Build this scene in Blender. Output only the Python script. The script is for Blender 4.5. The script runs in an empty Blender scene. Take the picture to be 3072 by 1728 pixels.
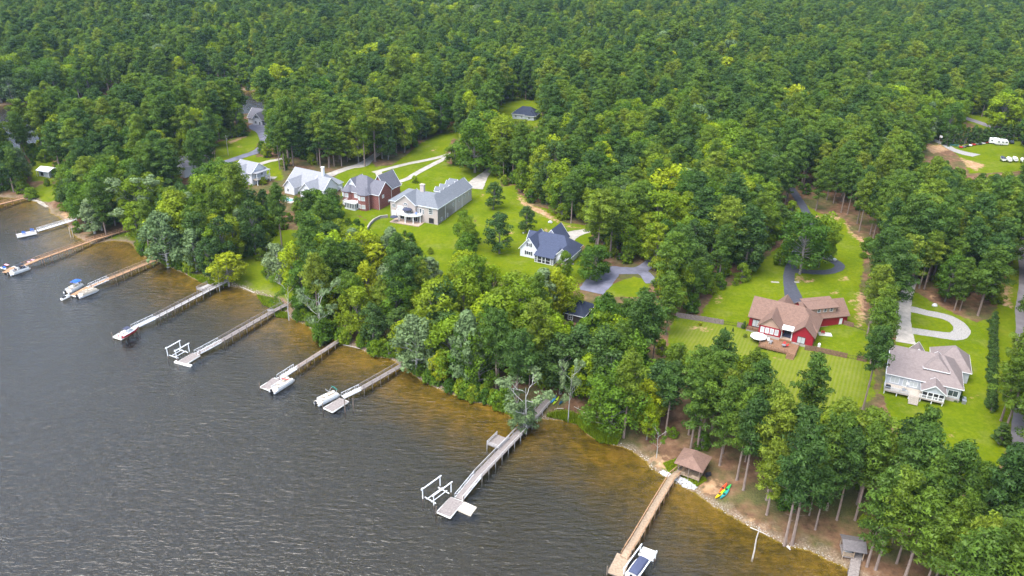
import bpy, bmesh, math, random
import numpy as np
from mathutils import Vector, Matrix
random.seed(7); rng=np.random.default_rng(7)
R=math.radians
sc=bpy.context.scene
COL=sc.collection

# ------------------------------------------------------------------ camera, sky, sun, exposure
W0,H0=3072.,1728.
F=2389.; TH=R(25.5); ROLL=R(1.5); CH=118.
cam=bpy.data.cameras.new('camera'); co=bpy.data.objects.new('camera',cam); COL.objects.link(co)
cam.sensor_width=36; cam.lens=F/W0*36; cam.clip_start=1; cam.clip_end=6000
co.matrix_world=Matrix.Translation((0,0,CH)) @ Matrix.Rotation(R(90)-TH,4,'X') @ Matrix.Rotation(ROLL,4,'Z')
sc.camera=co
wd=bpy.data.worlds.new('World'); sc.world=wd; wd.use_nodes=True
SUN_EL,SUN_AZ=R(62),R(-128)      # azimuth measured from +Y (view direction) towards +X
nt=wd.node_tree; bg=nt.nodes['Background']
sky=nt.nodes.new('ShaderNodeTexSky'); sky.sky_type='NISHITA'; sky.sun_disc=False
sky.sun_elevation=SUN_EL; sky.sun_rotation=SUN_AZ; sky.air_density=1.0; sky.dust_density=2.0; sky.ozone_density=1.0
bw=nt.nodes.new('ShaderNodeRGBToBW'); mx=nt.nodes.new('ShaderNodeMix'); mx.data_type='RGBA'
mx.inputs[0].default_value=.38                     # thin overcast: most of the blue is veiled by cloud
nt.links.new(sky.outputs[0],bw.inputs[0]); nt.links.new(sky.outputs[0],mx.inputs[6]); nt.links.new(bw.outputs[0],mx.inputs[7])
nt.links.new(mx.outputs[2],bg.inputs[0]); bg.inputs[1].default_value=.15
sl=bpy.data.lights.new('sun','SUN'); sl.energy=1.2; sl.angle=R(50); sl.color=(1,.98,.94)
so=bpy.data.objects.new('sun',sl); COL.objects.link(so)
sd=Vector((math.sin(SUN_AZ)*math.cos(SUN_EL),math.cos(SUN_AZ)*math.cos(SUN_EL),math.sin(SUN_EL)))
so.rotation_euler=sd.to_track_quat('Z','Y').to_euler(); so.location=sd*300
sc.view_settings.view_transform='Standard'; sc.view_settings.look='None'
sc.view_settings.exposure=2.17; sc.view_settings.gamma=1; sc.view_settings.use_curve_mapping=False
cy=sc.cycles; cy.max_bounces=6; cy.diffuse_bounces=3; cy.glossy_bounces=2; cy.transmission_bounces=3; cy.volume_bounces=0; cy.transparent_max_bounces=8
cy.use_denoising=True

# ------------------------------------------------------------------ photograph pixel <-> place
_c,_s=math.cos(ROLL),math.sin(ROLL); CT,ST=math.cos(TH),math.sin(TH)
def rays(x,y):
    x=np.asarray(x,float); y=np.asarray(y,float); u=x-W0/2; v=y-H0/2
    u2=u*_c+v*_s; v2=-u*_s+v*_c
    return np.stack([u2,F*CT-v2*ST,-F*ST-v2*CT],-1)/F
def PZ(x,y,z=0.):
    d=rays(x,y); t=(z-CH)/d[...,2]
    return d[...,:2]*np.asarray(t)[...,None]
def project(P):
    P=np.asarray(P,float); x=P[...,0]; y=P[...,1]; z=P[...,2]-CH
    dep=np.maximum(y*CT-z*ST,.1); v=-F*(y*ST+z*CT)/dep; u=F*x/dep
    return np.stack([u*_c-v*_s+W0/2,u*_s+v*_c+H0/2],-1),dep
SHORE_PX=[(-300,560),(0,592),(75,598),(139,616),(149,628),(150,640),(173,650),(200,668),(209,690),(222,708),(247,720),(277,737),(298,729),(343,723),(385,726),(417,755),(432,770),(465,779),(506,801),(549,820),(584,838),(619,852),(638,857),(678,857),(724,867),(761,881),(831,906),(850,930),(867,955),(917,975),(965,1015),(1007,1019),(1028,1037),(1081,1047),(1126,1070),(1171,1076),(1216,1109),(1267,1145),(1310,1165),(1353,1183),(1398,1198),(1425,1209),(1458,1213),(1485,1225),(1517,1243),(1559,1266),(1578,1277),(1601,1264),(1631,1258),(1675,1261),(1708,1267),(1743,1279),(1762,1305),(1790,1321),(1826,1332),(1864,1340),(1886,1348),(1914,1368),(1942,1387),(1953,1409),(1980,1423),(2019,1448),(2052,1462),(2090,1484),(2132,1514),(2180,1543),(2225,1568),(2272,1592),(2312,1617),(2362,1639),(2421,1651),(2477,1679),(2508,1691),(2545,1710),(2620,1760),(2760,1850)]
COVE_PX=[(-300,330),(0,318),(300,300),(690,272),(760,276),(850,285),(840,305),(775,332),(600,370),(300,410),(120,440),(0,455),(-300,480)]
_sh=PZ(*np.array(SHORE_PX,float).T)
LAKE=np.vstack([[-1500,_sh[0,1]+60],_sh,[120,-300],[-1500,-300]])
COVE=PZ(*np.array(COVE_PX,float).T)
def inside(poly,x,y):
    r=np.zeros(np.shape(x),bool); n=len(poly); j=n-1
    for i in range(n):
        xi,yi=poly[i]; xj,yj=poly[j]
        if yi!=yj: r^=((yi>y)!=(yj>y))&(x<(xj-xi)*(y-yi)/(yj-yi)+xi)
        j=i
    return r
def segdist(poly,x,y):
    d=np.full(np.shape(x),1e18); n=len(poly)
    for i in range(n):
        a=poly[i]; b=poly[(i+1)%n]; ab=b-a; L=ab@ab+1e-9
        t=np.clip(((x-a[0])*ab[0]+(y-a[1])*ab[1])/L,0,1)
        d=np.minimum(d,(x-a[0]-t*ab[0])**2+(y-a[1]-t*ab[1])**2)
    return np.sqrt(d)
def shoredist(x,y):
    w1=inside(LAKE,x,y); w2=inside(COVE,x,y); d1=segdist(LAKE,x,y); d2=segdist(COVE,x,y)
    return np.where(w1,-d1,np.where(w2,-d2,np.minimum(d1,d2)))
def terrain(x,y):
    x=np.asarray(x,float); y=np.asarray(y,float); d=shoredist(x,y)
    dp=np.maximum(d,0); dn=np.maximum(-d,0)
    h=.3*np.minimum(dp/1.2,1)+6*(1-np.exp(-dp/45))+.012*dp
    k=np.clip((dp-25)/120,0,1)
    h=h+k*(1.6*np.sin(x*.021+1.3+.9*np.sin(y*.011))*np.sin(y*.017+.4)+.5*np.sin(x*.06)*np.sin(y*.053+1))
    dn=np.where(inside(COVE,x,y),dn*4+6,dn)
    return np.where(d>0,h,-.04-5*(1-np.exp(-dn/58))-.25*(1-np.exp(-dn/4)))
def G(x,y,up=0.):
    x=np.asarray(x,float); y=np.asarray(y,float); z=np.full(x.shape,4.)+up
    for _ in range(14):
        p=PZ(x,y,z); z=.35*z+.65*(np.maximum(terrain(p[...,0],p[...,1]),0)+up)
    p=PZ(x,y,z); return np.concatenate([p,z[...,None]],-1)
def hgt(x,y): return float(max(terrain(np.array([x]),np.array([y]))[0],0))
def W(px,py,z): p=PZ(px,py,z); return Vector((float(p[0]),float(p[1]),z))   # pixel at a known height
def GP(px,py): p=G(np.array([px]),np.array([py]))[0]; return Vector([float(v) for v in p])

# ------------------------------------------------------------------ materials
MATS={}
def mat(name,col,rough=.7,var=.12,scale=3.,bump=0.,metal=0.,spec=.3,col2=None,coord='Object',stretch=None):
    if name in MATS: return MATS[name]
    m=bpy.data.materials.new(name); m.use_nodes=True; t=m.node_tree; b=t.nodes['Principled BSDF']
    b.inputs['Roughness'].default_value=rough; b.inputs['Metallic'].default_value=metal
    b.inputs['Specular IOR Level'].default_value=spec
    tc=t.nodes.new('ShaderNodeTexCoord'); n=t.nodes.new('ShaderNodeTexNoise')
    n.inputs['Scale'].default_value=scale; n.inputs['Detail'].default_value=5; n.inputs['Roughness'].default_value=.65
    src=tc.outputs[coord]
    if stretch:
        mp=t.nodes.new('ShaderNodeMapping'); mp.inputs['Scale'].default_value=stretch; t.links.new(src,mp.inputs[0]); src=mp.outputs[0]
    t.links.new(src,n.inputs['Vector'])
    r=t.nodes.new('ShaderNodeValToRGB'); e=r.color_ramp.elements
    c=col; d=col2 or tuple(v*(1-2*var) for v in c)
    e[0].position=.3; e[1].position=.7
    e[0].color=(*[max(v,0) for v in d],1); e[1].color=(*(c if col2 else [v*(1+var) for v in c]),1)
    t.links.new(n.outputs[0],r.inputs[0]); t.links.new(r.outputs[0],b.inputs['Base Color'])
    if bump:
        bp=t.nodes.new('ShaderNodeBump'); bp.inputs['Strength'].default_value=bump; bp.inputs['Distance'].default_value=.1
        t.links.new(n.outputs[0],bp.inputs['Height']); t.links.new(bp.outputs[0],b.inputs['Normal'])
    MATS[name]=m; return m
def shingle(name,col,col2):
    """asphalt shingles: courses and staggered tabs of slightly different tone"""
    if name in MATS: return MATS[name]
    m=mat(name,col,.9,scale=2.2,col2=col2,spec=.15); t=m.node_tree; b=t.nodes['Principled BSDF']
    tc=t.nodes.new('ShaderNodeTexCoord'); br=t.nodes.new('ShaderNodeTexBrick')
    br.inputs['Scale'].default_value=1.; br.inputs['Brick Width'].default_value=.6; br.inputs['Row Height'].default_value=.3
    br.inputs['Mortar Size'].default_value=.02
    br.inputs['Color1'].default_value=(1,1,1,1); br.inputs['Color2'].default_value=(.72,.72,.72,1); br.inputs['Mortar'].default_value=(.6,.6,.6,1)
    t.links.new(tc.outputs['Object'],br.inputs[0])
    mul=t.nodes.new('ShaderNodeMix'); mul.data_type='RGBA'; mul.blend_type='MULTIPLY'; mul.inputs[0].default_value=.55
    old=b.inputs['Base Color'].links[0].from_socket
    t.links.new(old,mul.inputs[6]); t.links.new(br.outputs[0],mul.inputs[7]); t.links.new(mul.outputs[2],b.inputs['Base Color'])
    return m
def lapped(name,col,row=.2,axis=2):
    """horizontal lap siding or board lines as relief"""
    if name in MATS: return MATS[name]
    m=mat(name,col,.6,.05,2.); t=m.node_tree; b=t.nodes['Principled BSDF']
    tc=t.nodes.new('ShaderNodeTexCoord'); wv=t.nodes.new('ShaderNodeTexWave'); wv.wave_profile='SAW'; wv.bands_direction='XYZ'[axis]
    wv.inputs['Scale'].default_value=.314/row
    t.links.new(tc.outputs['Object'],wv.inputs[0]); bp=t.nodes.new('ShaderNodeBump'); bp.inputs['Strength'].default_value=.6; bp.inputs['Distance'].default_value=.03
    t.links.new(wv.outputs[1],bp.inputs['Height']); t.links.new(bp.outputs[0],b.inputs['Normal'])
    return m
def brick(name,c1,c2,mortar):
    if name in MATS: return MATS[name]
    m=mat(name,c1,.85,.1,1.); t=m.node_tree; b=t.nodes['Principled BSDF']
    tc=t.nodes.new('ShaderNodeTexCoord'); mp=t.nodes.new('ShaderNodeMapping'); mp.inputs['Rotation'].default_value=(R(90),0,0)
    br=t.nodes.new('ShaderNodeTexBrick'); br.inputs['Scale'].default_value=1; br.inputs['Brick Width'].default_value=.24; br.inputs['Row Height'].default_value=.08; br.inputs['Mortar Size'].default_value=.012
    br.inputs['Color1'].default_value=(*c1,1); br.inputs['Color2'].default_value=(*c2,1); br.inputs['Mortar'].default_value=(*mortar,1)
    t.links.new(tc.outputs['Object'],mp.inputs[0]); t.links.new(mp.outputs[0],br.inputs[0]); t.links.new(br.outputs[0],b.inputs['Base Color'])
    return m
WHITE=mat('white_paint',(.72,.73,.74),.5,.05)
GLASS=mat('window_glass',(.05,.065,.075),.08,.2,.6,spec=.7)
BLIND=mat('window_blind',(.42,.45,.45),.3,.1,.6,spec=.6)
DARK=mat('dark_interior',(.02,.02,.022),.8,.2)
BLACK=mat('black_vinyl',(.02,.02,.024),.45,.2)
GREYM=mat('grey_metal',(.35,.36,.38),.35,.1,metal=.6)
ALU=mat('white_aluminium',(.68,.7,.72),.4,.06)
CONC=mat('pale_concrete',(.31,.285,.25),.85,.16,.5,bump=.15)
GRAVEL=mat('pale_gravel',(.27,.258,.245),.95,.2,3.,bump=.4)
ASPH=mat('asphalt_new',(.052,.055,.072),.85,.15,1.2,bump=.2)
ASPHW=mat('asphalt_weathered',(.13,.13,.17),.85,.22,.22,bump=.2)
ROADM=mat('road_weathered',(.17,.155,.165),.9,.14,.3,bump=.2)

# ------------------------------------------------------------------ mesh tools
class MB:
    def __init__(s): s.v=[]; s.f=[]
    def add(s,vs,fs):
        o=len(s.v); s.v+=[tuple(v) for v in vs]; s.f+=[tuple(i+o for i in f) for f in fs]; return s
    def box(s,x0,x1,y0,y1,z0,z1):
        return s.add([(x0,y0,z0),(x1,y0,z0),(x1,y1,z0),(x0,y1,z0),(x0,y0,z1),(x1,y0,z1),(x1,y1,z1),(x0,y1,z1)],
          [(3,2,1,0),(4,5,6,7),(0,1,5,4),(1,2,6,5),(2,3,7,6),(3,0,4,7)])
    def bar(s,a,b,w,h=None,up=(0,0,1)):
        """rectangular bar from a to b"""
        a=Vector(a); b=Vector(b); h=h or w; d=(b-a).normalized(); u=Vector(up)
        if abs(d.dot(u))>.98: u=Vector((1,0,0))
        sx=d.cross(u).normalized()*w/2; sz=sx.cross(d).normalized()*h/2
        return s.add([a-sx-sz,a+sx-sz,a+sx+sz,a-sx+sz,b-sx-sz,b+sx-sz,b+sx+sz,b-sx+sz],
          [(0,1,2,3),(7,6,5,4),(0,4,5,1),(1,5,6,2),(2,6,7,3),(3,7,4,0)])
    def tube(s,pts,rad,n=6,cap=True):
        pts=[Vector(p) for p in pts]; rad=rad if isinstance(rad,(list,tuple)) else [rad]*len(pts); o=len(s.v)
        for i,p in enumerate(pts):
            d=(pts[min(i+1,len(pts)-1)]-pts[max(i-1,0)]).normalized(); u=Vector((0,0,1)) if abs(d.z)<.9 else Vector((1,0,0))
            a=d.cross(u).normalized(); b=d.cross(a)
            for k in range(n):
                t=2*math.pi*k/n; s.v.append(tuple(p+(a*math.cos(t)+b*math.sin(t))*rad[i]))
        for i in range(len(pts)-1):
            for k in range(n):
                s.f.append((o+i*n+k,o+i*n+(k+1)%n,o+(i+1)*n+(k+1)%n,o+(i+1)*n+k))
        if cap:
            s.f.append(tuple(o+k for k in range(n))[::-1]); s.f.append(tuple(o+(len(pts)-1)*n+k for k in range(n)))
        return s
    def prism(s,poly,z0,z1):
        n=len(poly); return s.add([(x,y,z0) for x,y in poly]+[(x,y,z1) for x,y in poly],
          [tuple(range(n))[::-1],tuple(range(n,2*n))]+[(i,(i+1)%n,n+(i+1)%n,n+i) for i in range(n)])
    def loft(s,secs,closed=True,cap=True):
        n=len(secs[0]); o=len(s.v)
        for q in secs: s.v+=[tuple(v) for v in q]
        for i in range(len(secs)-1):
            for k in range(n if closed else n-1):
                s.f.append((o+i*n+k,o+i*n+(k+1)%n,o+(i+1)*n+(k+1)%n,o+(i+1)*n+k))
        if cap and closed:
            s.f.append(tuple(o+k for k in range(n))[::-1]); s.f.append(tuple(o+(len(secs)-1)*n+k for k in range(n)))
        return s
    def ball(s,c,rx,ry,rz,nu=8,nv=5,zmin=-1.):
        secs=[]
        for j in range(nv+1):
            t=math.asin(zmin)+(math.pi/2-math.asin(zmin))*j/nv; cr=max(math.cos(t),.02)
            secs.append([(c[0]+rx*cr*math.cos(2*math.pi*k/nu),c[1]+ry*cr*math.sin(2*math.pi*k/nu),c[2]+rz*math.sin(t)) for k in range(nu)])
        return s.loft(secs)
    def mesh(s,name,m=None):
        me=bpy.data.meshes.new(name); me.from_pydata(s.v,[],s.f)
        bm=bmesh.new(); bm.from_mesh(me); bmesh.ops.recalc_face_normals(bm,faces=bm.faces); bm.to_mesh(me); bm.free()
        if m: me.materials.append(m)
        return me
    def build(s,name,m,parent=None,kind=None,smooth=False):
        me=s.mesh(name,m)
        if smooth: me.polygons.foreach_set('use_smooth',[True]*len(me.polygons))
        return link(name,me,parent,kind)
def link(name,me,parent=None,kind=None):
    o=bpy.data.objects.new(name,me); COL.objects.link(o)
    if parent: o.parent=parent
    if kind: o['kind']=kind
    return o
def thing(name,label,cat,loc=(0,0,0),yaw=0,group=None):
    o=bpy.data.objects.new(name,None); o.empty_display_size=.3; COL.objects.link(o)
    o.location=loc; o.rotation_euler=(0,0,yaw); return tag(o,label,cat,group)
def tag(o,label,cat,group=None):
    o['label']=label; o['category']=cat
    if group: o['group']=group
    return o
def dup(root,loc,yaw,label=None,group=None):
    r=root.copy(); COL.objects.link(r); r.location=loc; r.rotation_euler=(0,0,yaw)
    if label: r['label']=label
    if group: r['group']=group
    for ch in root.children:
        c=ch.copy(); COL.objects.link(c); c.parent=r
        for g in ch.children:
            d=g.copy(); COL.objects.link(d); d.parent=c
    return r

# ------------------------------------------------------------------ what the photograph shows uncovered by trees (pixels)
CLEAR_J=[(2640,1180),(2655,1120),(2672,1080),(2690,1000),(2690,912),(2722,850),(2742,872),(2808,912),(2891,954),(2930,965),(2974,951),(3002,901),(3010,860),(3040,780),(3072,700),(3300,700),(3300,1010),(3050,1020),(3003,1045),(2998,1200),(2975,1250),(2961,1326),(2924,1347),(2890,1378),(2883,1357),(2857,1297),(2830,1256),(2797,1237),(2760,1248),(2739,1282),(2726,1284),(2700,1243),(2690,1211)]
CLEAR_I=[(2024,944),(2015,960),(2005,1013),(2038,1022),(2098,1031),(2131,1025),(2137,998),(2173,998),(2185,1034),(2199,1067),(2210,1085),(2225,1058),(2259,1043),(2307,1067),(2337,1103),(2378,1160),(2432,1150),(2440,1100),(2465,1068),(2490,1090),(2509,1185),(2568,1185),(2600,1150),(2602,1067),(2600,1000),(2581,885),(2575,858),(2584,786),(2595,760),(2545,691),(2522,655),(2441,640),(2440,680),(2480,740),(2485,800),(2400,830),(2340,800),(2300,775),(2286,783),(2256,816),(2225,857),(2154,870),(2128,903),(2102,947)]
CLEAR_FG=[(1379,366),(1326,398),(1266,427),(1221,463),(1177,495),(1130,500),(1085,508),(1022,535),(1022,560),(1030,615),(1039,621),(1057,639),(1087,650),(1114,674),(1111,700),(1139,691),(1198,679),(1220,655),(1249,665),(1291,691),(1309,715),(1333,744),(1327,783),(1300,815),(1294,858),(1315,831),(1353,789),(1359,690),(1365,650),(1400,640),(1430,660),(1440,760),(1517,801),(1547,816),(1607,804),(1657,815),(1670,790),(1690,760),(1711,783),(1732,753),(1745,735),(1768,738),(1777,691),(1772,677),(1697,668),(1653,628),(1593,616),(1581,598),(1554,580),(1545,556),(1507,560),(1495,535),(1471,505),(1440,515),(1400,500),(1340,490),(1334,470),(1345,440),(1365,400)]
CLEAR_G2=[(1760,858),(1815,795),(1843,782),(1876,797),(1913,797),(1940,768),(1950,845),(1915,872),(1835,862),(1800,880),(1775,868)]
CLEAR_G3=[(1700,800),(1735,770),(1800,820),(1815,815),(1765,850),(1720,845)]
CLEAR_D=[(822,528),(917,490),(960,505),(1020,500),(1085,495),(1100,508),(1022,535),(1010,565),(955,575),(945,562),(905,560),(880,570),(880,612),(855,612),(857,580),(822,550)]
CLEAR_NL=[(652,427),(738,406),(759,388),(777,388),(783,415),(768,439),(765,463),(777,481),(831,475),(837,519),(789,530),(753,507),(717,487),(649,487),(646,469)]
CLEAR_C=[(750,516),(775,512),(772,550),(757,550)]
CLEAR_L=[(742,330),(748,298),(778,294),(782,318),(795,335),(797,375),(790,415),(778,390),(742,378)]
CLEAR_B=[(534,487),(545,486),(586,498),(584,519),(560,525),(540,508)]
CLEAR_A=[(100,500),(119,485),(157,488),(150,528),(105,535)]
CLEAR_S1=[(72,595),(110,575),(125,560),(152,560),(150,600),(140,616)]
CLEAR_S2=[(172,648),(190,632),(224,640),(226,664),(190,664)]
CLEAR_S3=[(240,722),(300,705),(378,690),(390,705),(405,732),(340,722),(290,737)]
CLEAR_SL=[(690,850),(715,800),(740,770),(760,780),(772,840),(825,850),(850,893),(768,879)]
CLEAR_T1=[(815,705),(890,712),(885,745),(830,745)]
CLEAR_LOT=[(2828,432),(2877,424),(3023,404),(3072,410),(3300,410),(3300,490),(3014,517),(2907,520),(2895,487),(2856,450),(2801,440),(2763,455),(2759,441)]
CLEAR_LR=[(2895,341),(2998,368),(2965,380),(2895,365)]
CLEAR_K=[(1495,318),(1533,303),(1612,300),(1622,350),(1600,362),(1533,358),(1500,340)]
CLEAR_GZ=[(1950,1405),(1990,1385),(2045,1350),(2130,1378),(2140,1425),(2110,1440),(2150,1450),(2190,1465),(2195,1505),(2100,1480),(2000,1445)]
CLEAR_SH=[(2520,1593),(2597,1610),(2595,1728),(2530,1728)]
CLEAR_WK=[(1600,1272),(1645,1195),(1725,1195),(1745,1240),(1710,1264)]
CLEAR_H=[(1690,925),(1742,942),(1735,968),(1695,952)]
CLEAR_FL=[(1908,1348),(1945,1305),(2040,1318),(2050,1348),(1990,1385),(1950,1380)]   # open floor among shore trunks
CLEAR_F2=[(2140,1500),(2230,1500),(2330,1590),(2520,1640),(2520,1690),(2420,1650),(2340,1630),(2180,1540)]
CLEAR_DR=[(2362,560),(2400,570),(2445,655),(2440,690),(2380,690),(2400,640),(2385,600)]
CLEAR_R2=[(3036,1215),(3072,1205),(3072,1330),(3045,1400),(3030,1340)]
CLEAR_CV=[(5,404),(60,398),(70,424),(20,434)]
CLEAR_CW=[(84,406),(112,402),(116,420),(88,425)]
CLEAR_LT=[(2755,436),(2830,430),(2862,450),(2895,492),(2850,472),(2800,468),(2765,464)]
CLEAR_RT=[(2410,560),(2440,570),(2640,660),(2625,715),(2545,680),(2440,640)]
CLEARS=[v for k,v in list(globals().items()) if k.startswith('CLEAR_')]
MS=4; MW,MH=768,432
_yy,_xx=np.mgrid[0:MH,0:MW]; MASK=np.zeros((MH,MW),bool)
for _p in CLEARS: MASK|=inside(np.array(_p,float),(_xx+.5)*MS,(_yy+.5)*MS)
def masked(px):
    i=(px[...,0]/MS).astype(int); j=(px[...,1]/MS).astype(int); ok=(i>=0)&(i<MW)&(j>=0)&(j<MH)
    return ok&MASK[np.clip(j,0,MH-1),np.clip(i,0,MW-1)]
# lawns go on a little under the trees around them
LAWNS=[CLEAR_J,[(2640,1170),(2670,1240),(2720,1340),(2810,1420),(2900,1470),(2985,1420),(3032,1330),(3040,1230),(3042,1030),(3000,960),(2900,1000)],[(2005,1000),(2024,944),(2100,948),(2128,903),(2154,862),(2225,850),(2262,812),(2300,770),(2360,720),(2400,600),(2425,620),(2460,640),(2530,655),(2550,690),(2590,730),(2590,800),(2578,880),(2590,960),(2620,1000),(2625,1190),(2560,1240),(2400,1300),(2200,1250),(2120,1120),(2005,1080)],
 CLEAR_FG,[(1100,690),(1400,640),(1560,800),(1700,800),(1740,760),(1800,700),(1800,780),(1830,800),(1790,850),(1640,840),(1400,850),(1290,900),(1180,800)],[(1800,880),(1840,850),(1900,830),(1960,840),(1930,890),(1840,890)],
 [(1010,600),(1060,640),(1114,674),(1180,690),(1150,720),(1020,680)],CLEAR_NL,[(640,480),(700,495),(770,530),(850,545),(840,480),(780,470),(700,480)],[(990,545),(1030,505),(1110,480),(1130,505),(1050,540)],
 [(690,850),(715,780),(740,750),(800,690),(900,690),(1000,740),(1060,830),(1100,950),(1040,960),(930,960),(850,893),(768,879)],[(560,815),(640,830),(690,850),(620,845)],
 [(80,575),(155,540),(165,600),(140,612)],[(95,480),(160,480),(155,540),(95,545)],[(300,710),(420,690),(430,740),(390,722),(340,716)],
 CLEAR_LOT,[(2895,330),(3010,355),(3010,400),(2895,372)],[(1475,292),(1650,285),(1660,372),(1500,388)],[(1980,1395),(2050,1375),(2110,1425),(2080,1455),(2000,1430)],
 [(1640,1245),(1750,1240),(1800,1290),(1830,1330),(1790,1318),(1743,1277),(1675,1258)],[(1470,1205),(1500,1205),(1520,1240),(1500,1232)],[(1380,360),(1330,395),(1400,440),(1450,420)]]
SOILS=[[(1548,575),(1580,605),(1650,640),(1700,680),(1770,690),(1690,672),(1640,655),(1560,610)],[(2535,660),(2560,700),(2600,720),(2612,770),(2590,765),(2585,730),(2545,700)],[(2440,645),(2520,652),(2525,662),(2440,655)],
 [(2565,880),(2590,870),(2600,960),(2575,990)],[(172,650),(190,632),(224,638),(226,660),(190,664)],[(1930,1375),(1990,1360),(2010,1395),(1965,1410)],[(2110,1435),(2160,1445),(2170,1480),(2125,1490),(2095,1465)],
 [(680,425),(740,405),(742,410),(690,432)],[(2870,440),(2880,425),(3020,404),(3025,410),(2890,432)],[(2880,470),(2905,480),(2960,495),(2930,515),(2900,500)],[(2765,438),(2825,433),(2850,450),(2800,462)],[(3000,860),(3030,850),(3035,925),(3005,920)],[(2410,840),(2440,838),(2445,848),(2412,850)],
 [(3020,1380),(3072,1390),(3072,1560),(2990,1640),(2975,1600),(3010,1500)],[(700,500),(760,486),(770,492),(720,510)],[(2190,1545),(2300,1585),(2350,1625),(2300,1612)]]
for _x,_y,_r in [(2510,878,9),(2535,838,12),(2150,905,7),(2160,890,6),(2400,838,16),(2285,1000,8),(2120,988,12),(2080,985,9),(1560,565,8),(1470,650,7),(1530,700,9),(1640,690,8),(1250,600,7),(1450,585,6),(1200,665,6),(2560,905,9),(2800,890,10),(2920,1190,8),(2850,1300,8),(720,440,6),(1300,450,7),(1355,395,7),(2330,1075,9),(2420,1120,12)]:
    SOILS.append([(_x+_r*math.cos(k*1.05)*1.5*(.7+.3*math.sin(k*2+_x)),_y+_r*math.sin(k*1.05)*.55) for k in range(6)])
STRIPES=[[(2005,1000),(2100,960),(2260,1000),(2280,1080),(2430,1040),(2600,1075),(2600,1190),(2400,1280),(2200,1230),(2100,1080)]]
def towld(poly):
    p=G(*np.array(poly,float).T); return p[:,:2]

# ------------------------------------------------------------------ ground
xs=np.unique(np.concatenate([np.linspace(-3500,-700,8),np.arange(-700,-240,10),np.arange(-240,262,1.25),np.arange(262,900,10),np.linspace(900,3500,8)]))
ys=np.unique(np.concatenate([np.linspace(-600,60,7),np.arange(60,430,1.25),np.arange(430,1250,9),np.linspace(1250,4500,10)]))
X,Y=np.meshgrid(xs,ys); Z=terrain(X,Y)
micro=.05*np.sin(X*1.9+2*np.sin(Y*.7))*np.sin(Y*1.7)*(Z>.2)
Z=Z+micro
nx,ny=len(xs),len(ys)
me=bpy.data.meshes.new('ground')
V=np.stack([X.ravel(),Y.ravel(),Z.ravel()],1)
ii=np.arange(nx*ny).reshape(ny,nx)
Q=np.stack([ii[:-1,:-1],ii[:-1,1:],ii[1:,1:],ii[1:,:-1]],-1).reshape(-1,4)
def fastmesh(me,V,faces):
    k=faces.shape[1]; me.vertices.add(len(V)); me.vertices.foreach_set('co',np.ascontiguousarray(V,dtype=np.float32).ravel())
    me.loops.add(faces.size); me.loops.foreach_set('vertex_index',np.ascontiguousarray(faces,dtype=np.int32).ravel())
    me.polygons.add(len(faces)); me.polygons.foreach_set('loop_start',np.arange(0,faces.size,k,dtype=np.int32))
    me.update(calc_edges=True)
fastmesh(me,V,Q)
me.polygons.foreach_set('use_smooth',np.ones(len(Q),bool))
cov=np.zeros((nx*ny,4),np.float32); cov[:,3]=1
sel=(X.ravel()>-400)&(X.ravel()<500)&(Y.ravel()<800)&(Z.ravel()>0)
xv,yv=X.ravel()[sel],Y.ravel()[sel]
def cover(polys,soft):
    a=np.zeros(len(xv))
    for p in polys:
        w=towld(p); lo=w.min(0)-4; hi=w.max(0)+4
        k=(xv>lo[0])&(xv<hi[0])&(yv>lo[1])&(yv<hi[1])
        d=segdist(w,xv[k],yv[k])*np.where(inside(w,xv[k],yv[k]),1,-1)
        a[k]=np.maximum(a[k],np.clip(.5+d/soft/2,0,1))
    return a
cov[sel,0]=cover(LAWNS,1.6); cov[sel,1]=cover(SOILS,2.5); cov[sel,2]=cover(STRIPES,3)
ca=me.color_attributes.new('cover','FLOAT_COLOR','POINT'); ca.data.foreach_set('color',cov.ravel())
gm=bpy.data.materials.new('ground_cover'); gm.use_nodes=True; t=gm.node_tree; b=t.nodes['Principled BSDF']; b.inputs['Roughness'].default_value=.95; b.inputs['Specular IOR Level'].default_value=0.
def node(t,ty,**kw):
    n=t.nodes.new(ty)
    for k,v in kw.items(): setattr(n,k,v)
    return n
def noise(t,scale,detail=4,vec=None,rough=.6):
    n=node(t,'ShaderNodeTexNoise'); n.inputs['Scale'].default_value=scale; n.inputs['Detail'].default_value=detail; n.inputs['Roughness'].default_value=rough
    if vec: t.links.new(vec,n.inputs[0])
    return n.outputs[0]
def ramp(t,fac,stops):
    r=node(t,'ShaderNodeValToRGB'); e=r.color_ramp.elements
    while len(e)<len(stops): e.new(.5)
    for q,(p,c) in zip(e,stops): q.position=p; q.color=(*c,1) if len(c)==3 else c
    t.links.new(fac,r.inputs[0]); return r.outputs[0]
def mixc(t,fac,a,b_,blend='MIX'):
    m=node(t,'ShaderNodeMix',data_type='RGBA',blend_type=blend)
    for s_,v in ((0,fac),(6,a),(7,b_)):
        if isinstance(v,(int,float)): m.inputs[s_].default_value=v
        elif isinstance(v,tuple): m.inputs[s_].default_value=(*v,1)
        else: t.links.new(v,m.inputs[s_])
    return m.outputs[2]
def math_(t,op,a,b_=None,c=None,clamp=False):
    m=node(t,'ShaderNodeMath',operation=op,use_clamp=clamp)
    for i,v in enumerate((a,b_,c)):
        if v is None: continue
        if isinstance(v,(int,float)): m.inputs[i].default_value=v
        else: t.links.new(v,m.inputs[i])
    return m.outputs[0]
tc=node(t,'ShaderNodeTexCoord').outputs['Object']
at=node(t,'ShaderNodeAttribute',attribute_name='cover'); sep=node(t,'ShaderNodeSeparateColor'); t.links.new(at.outputs[0],sep.inputs[0])
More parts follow.
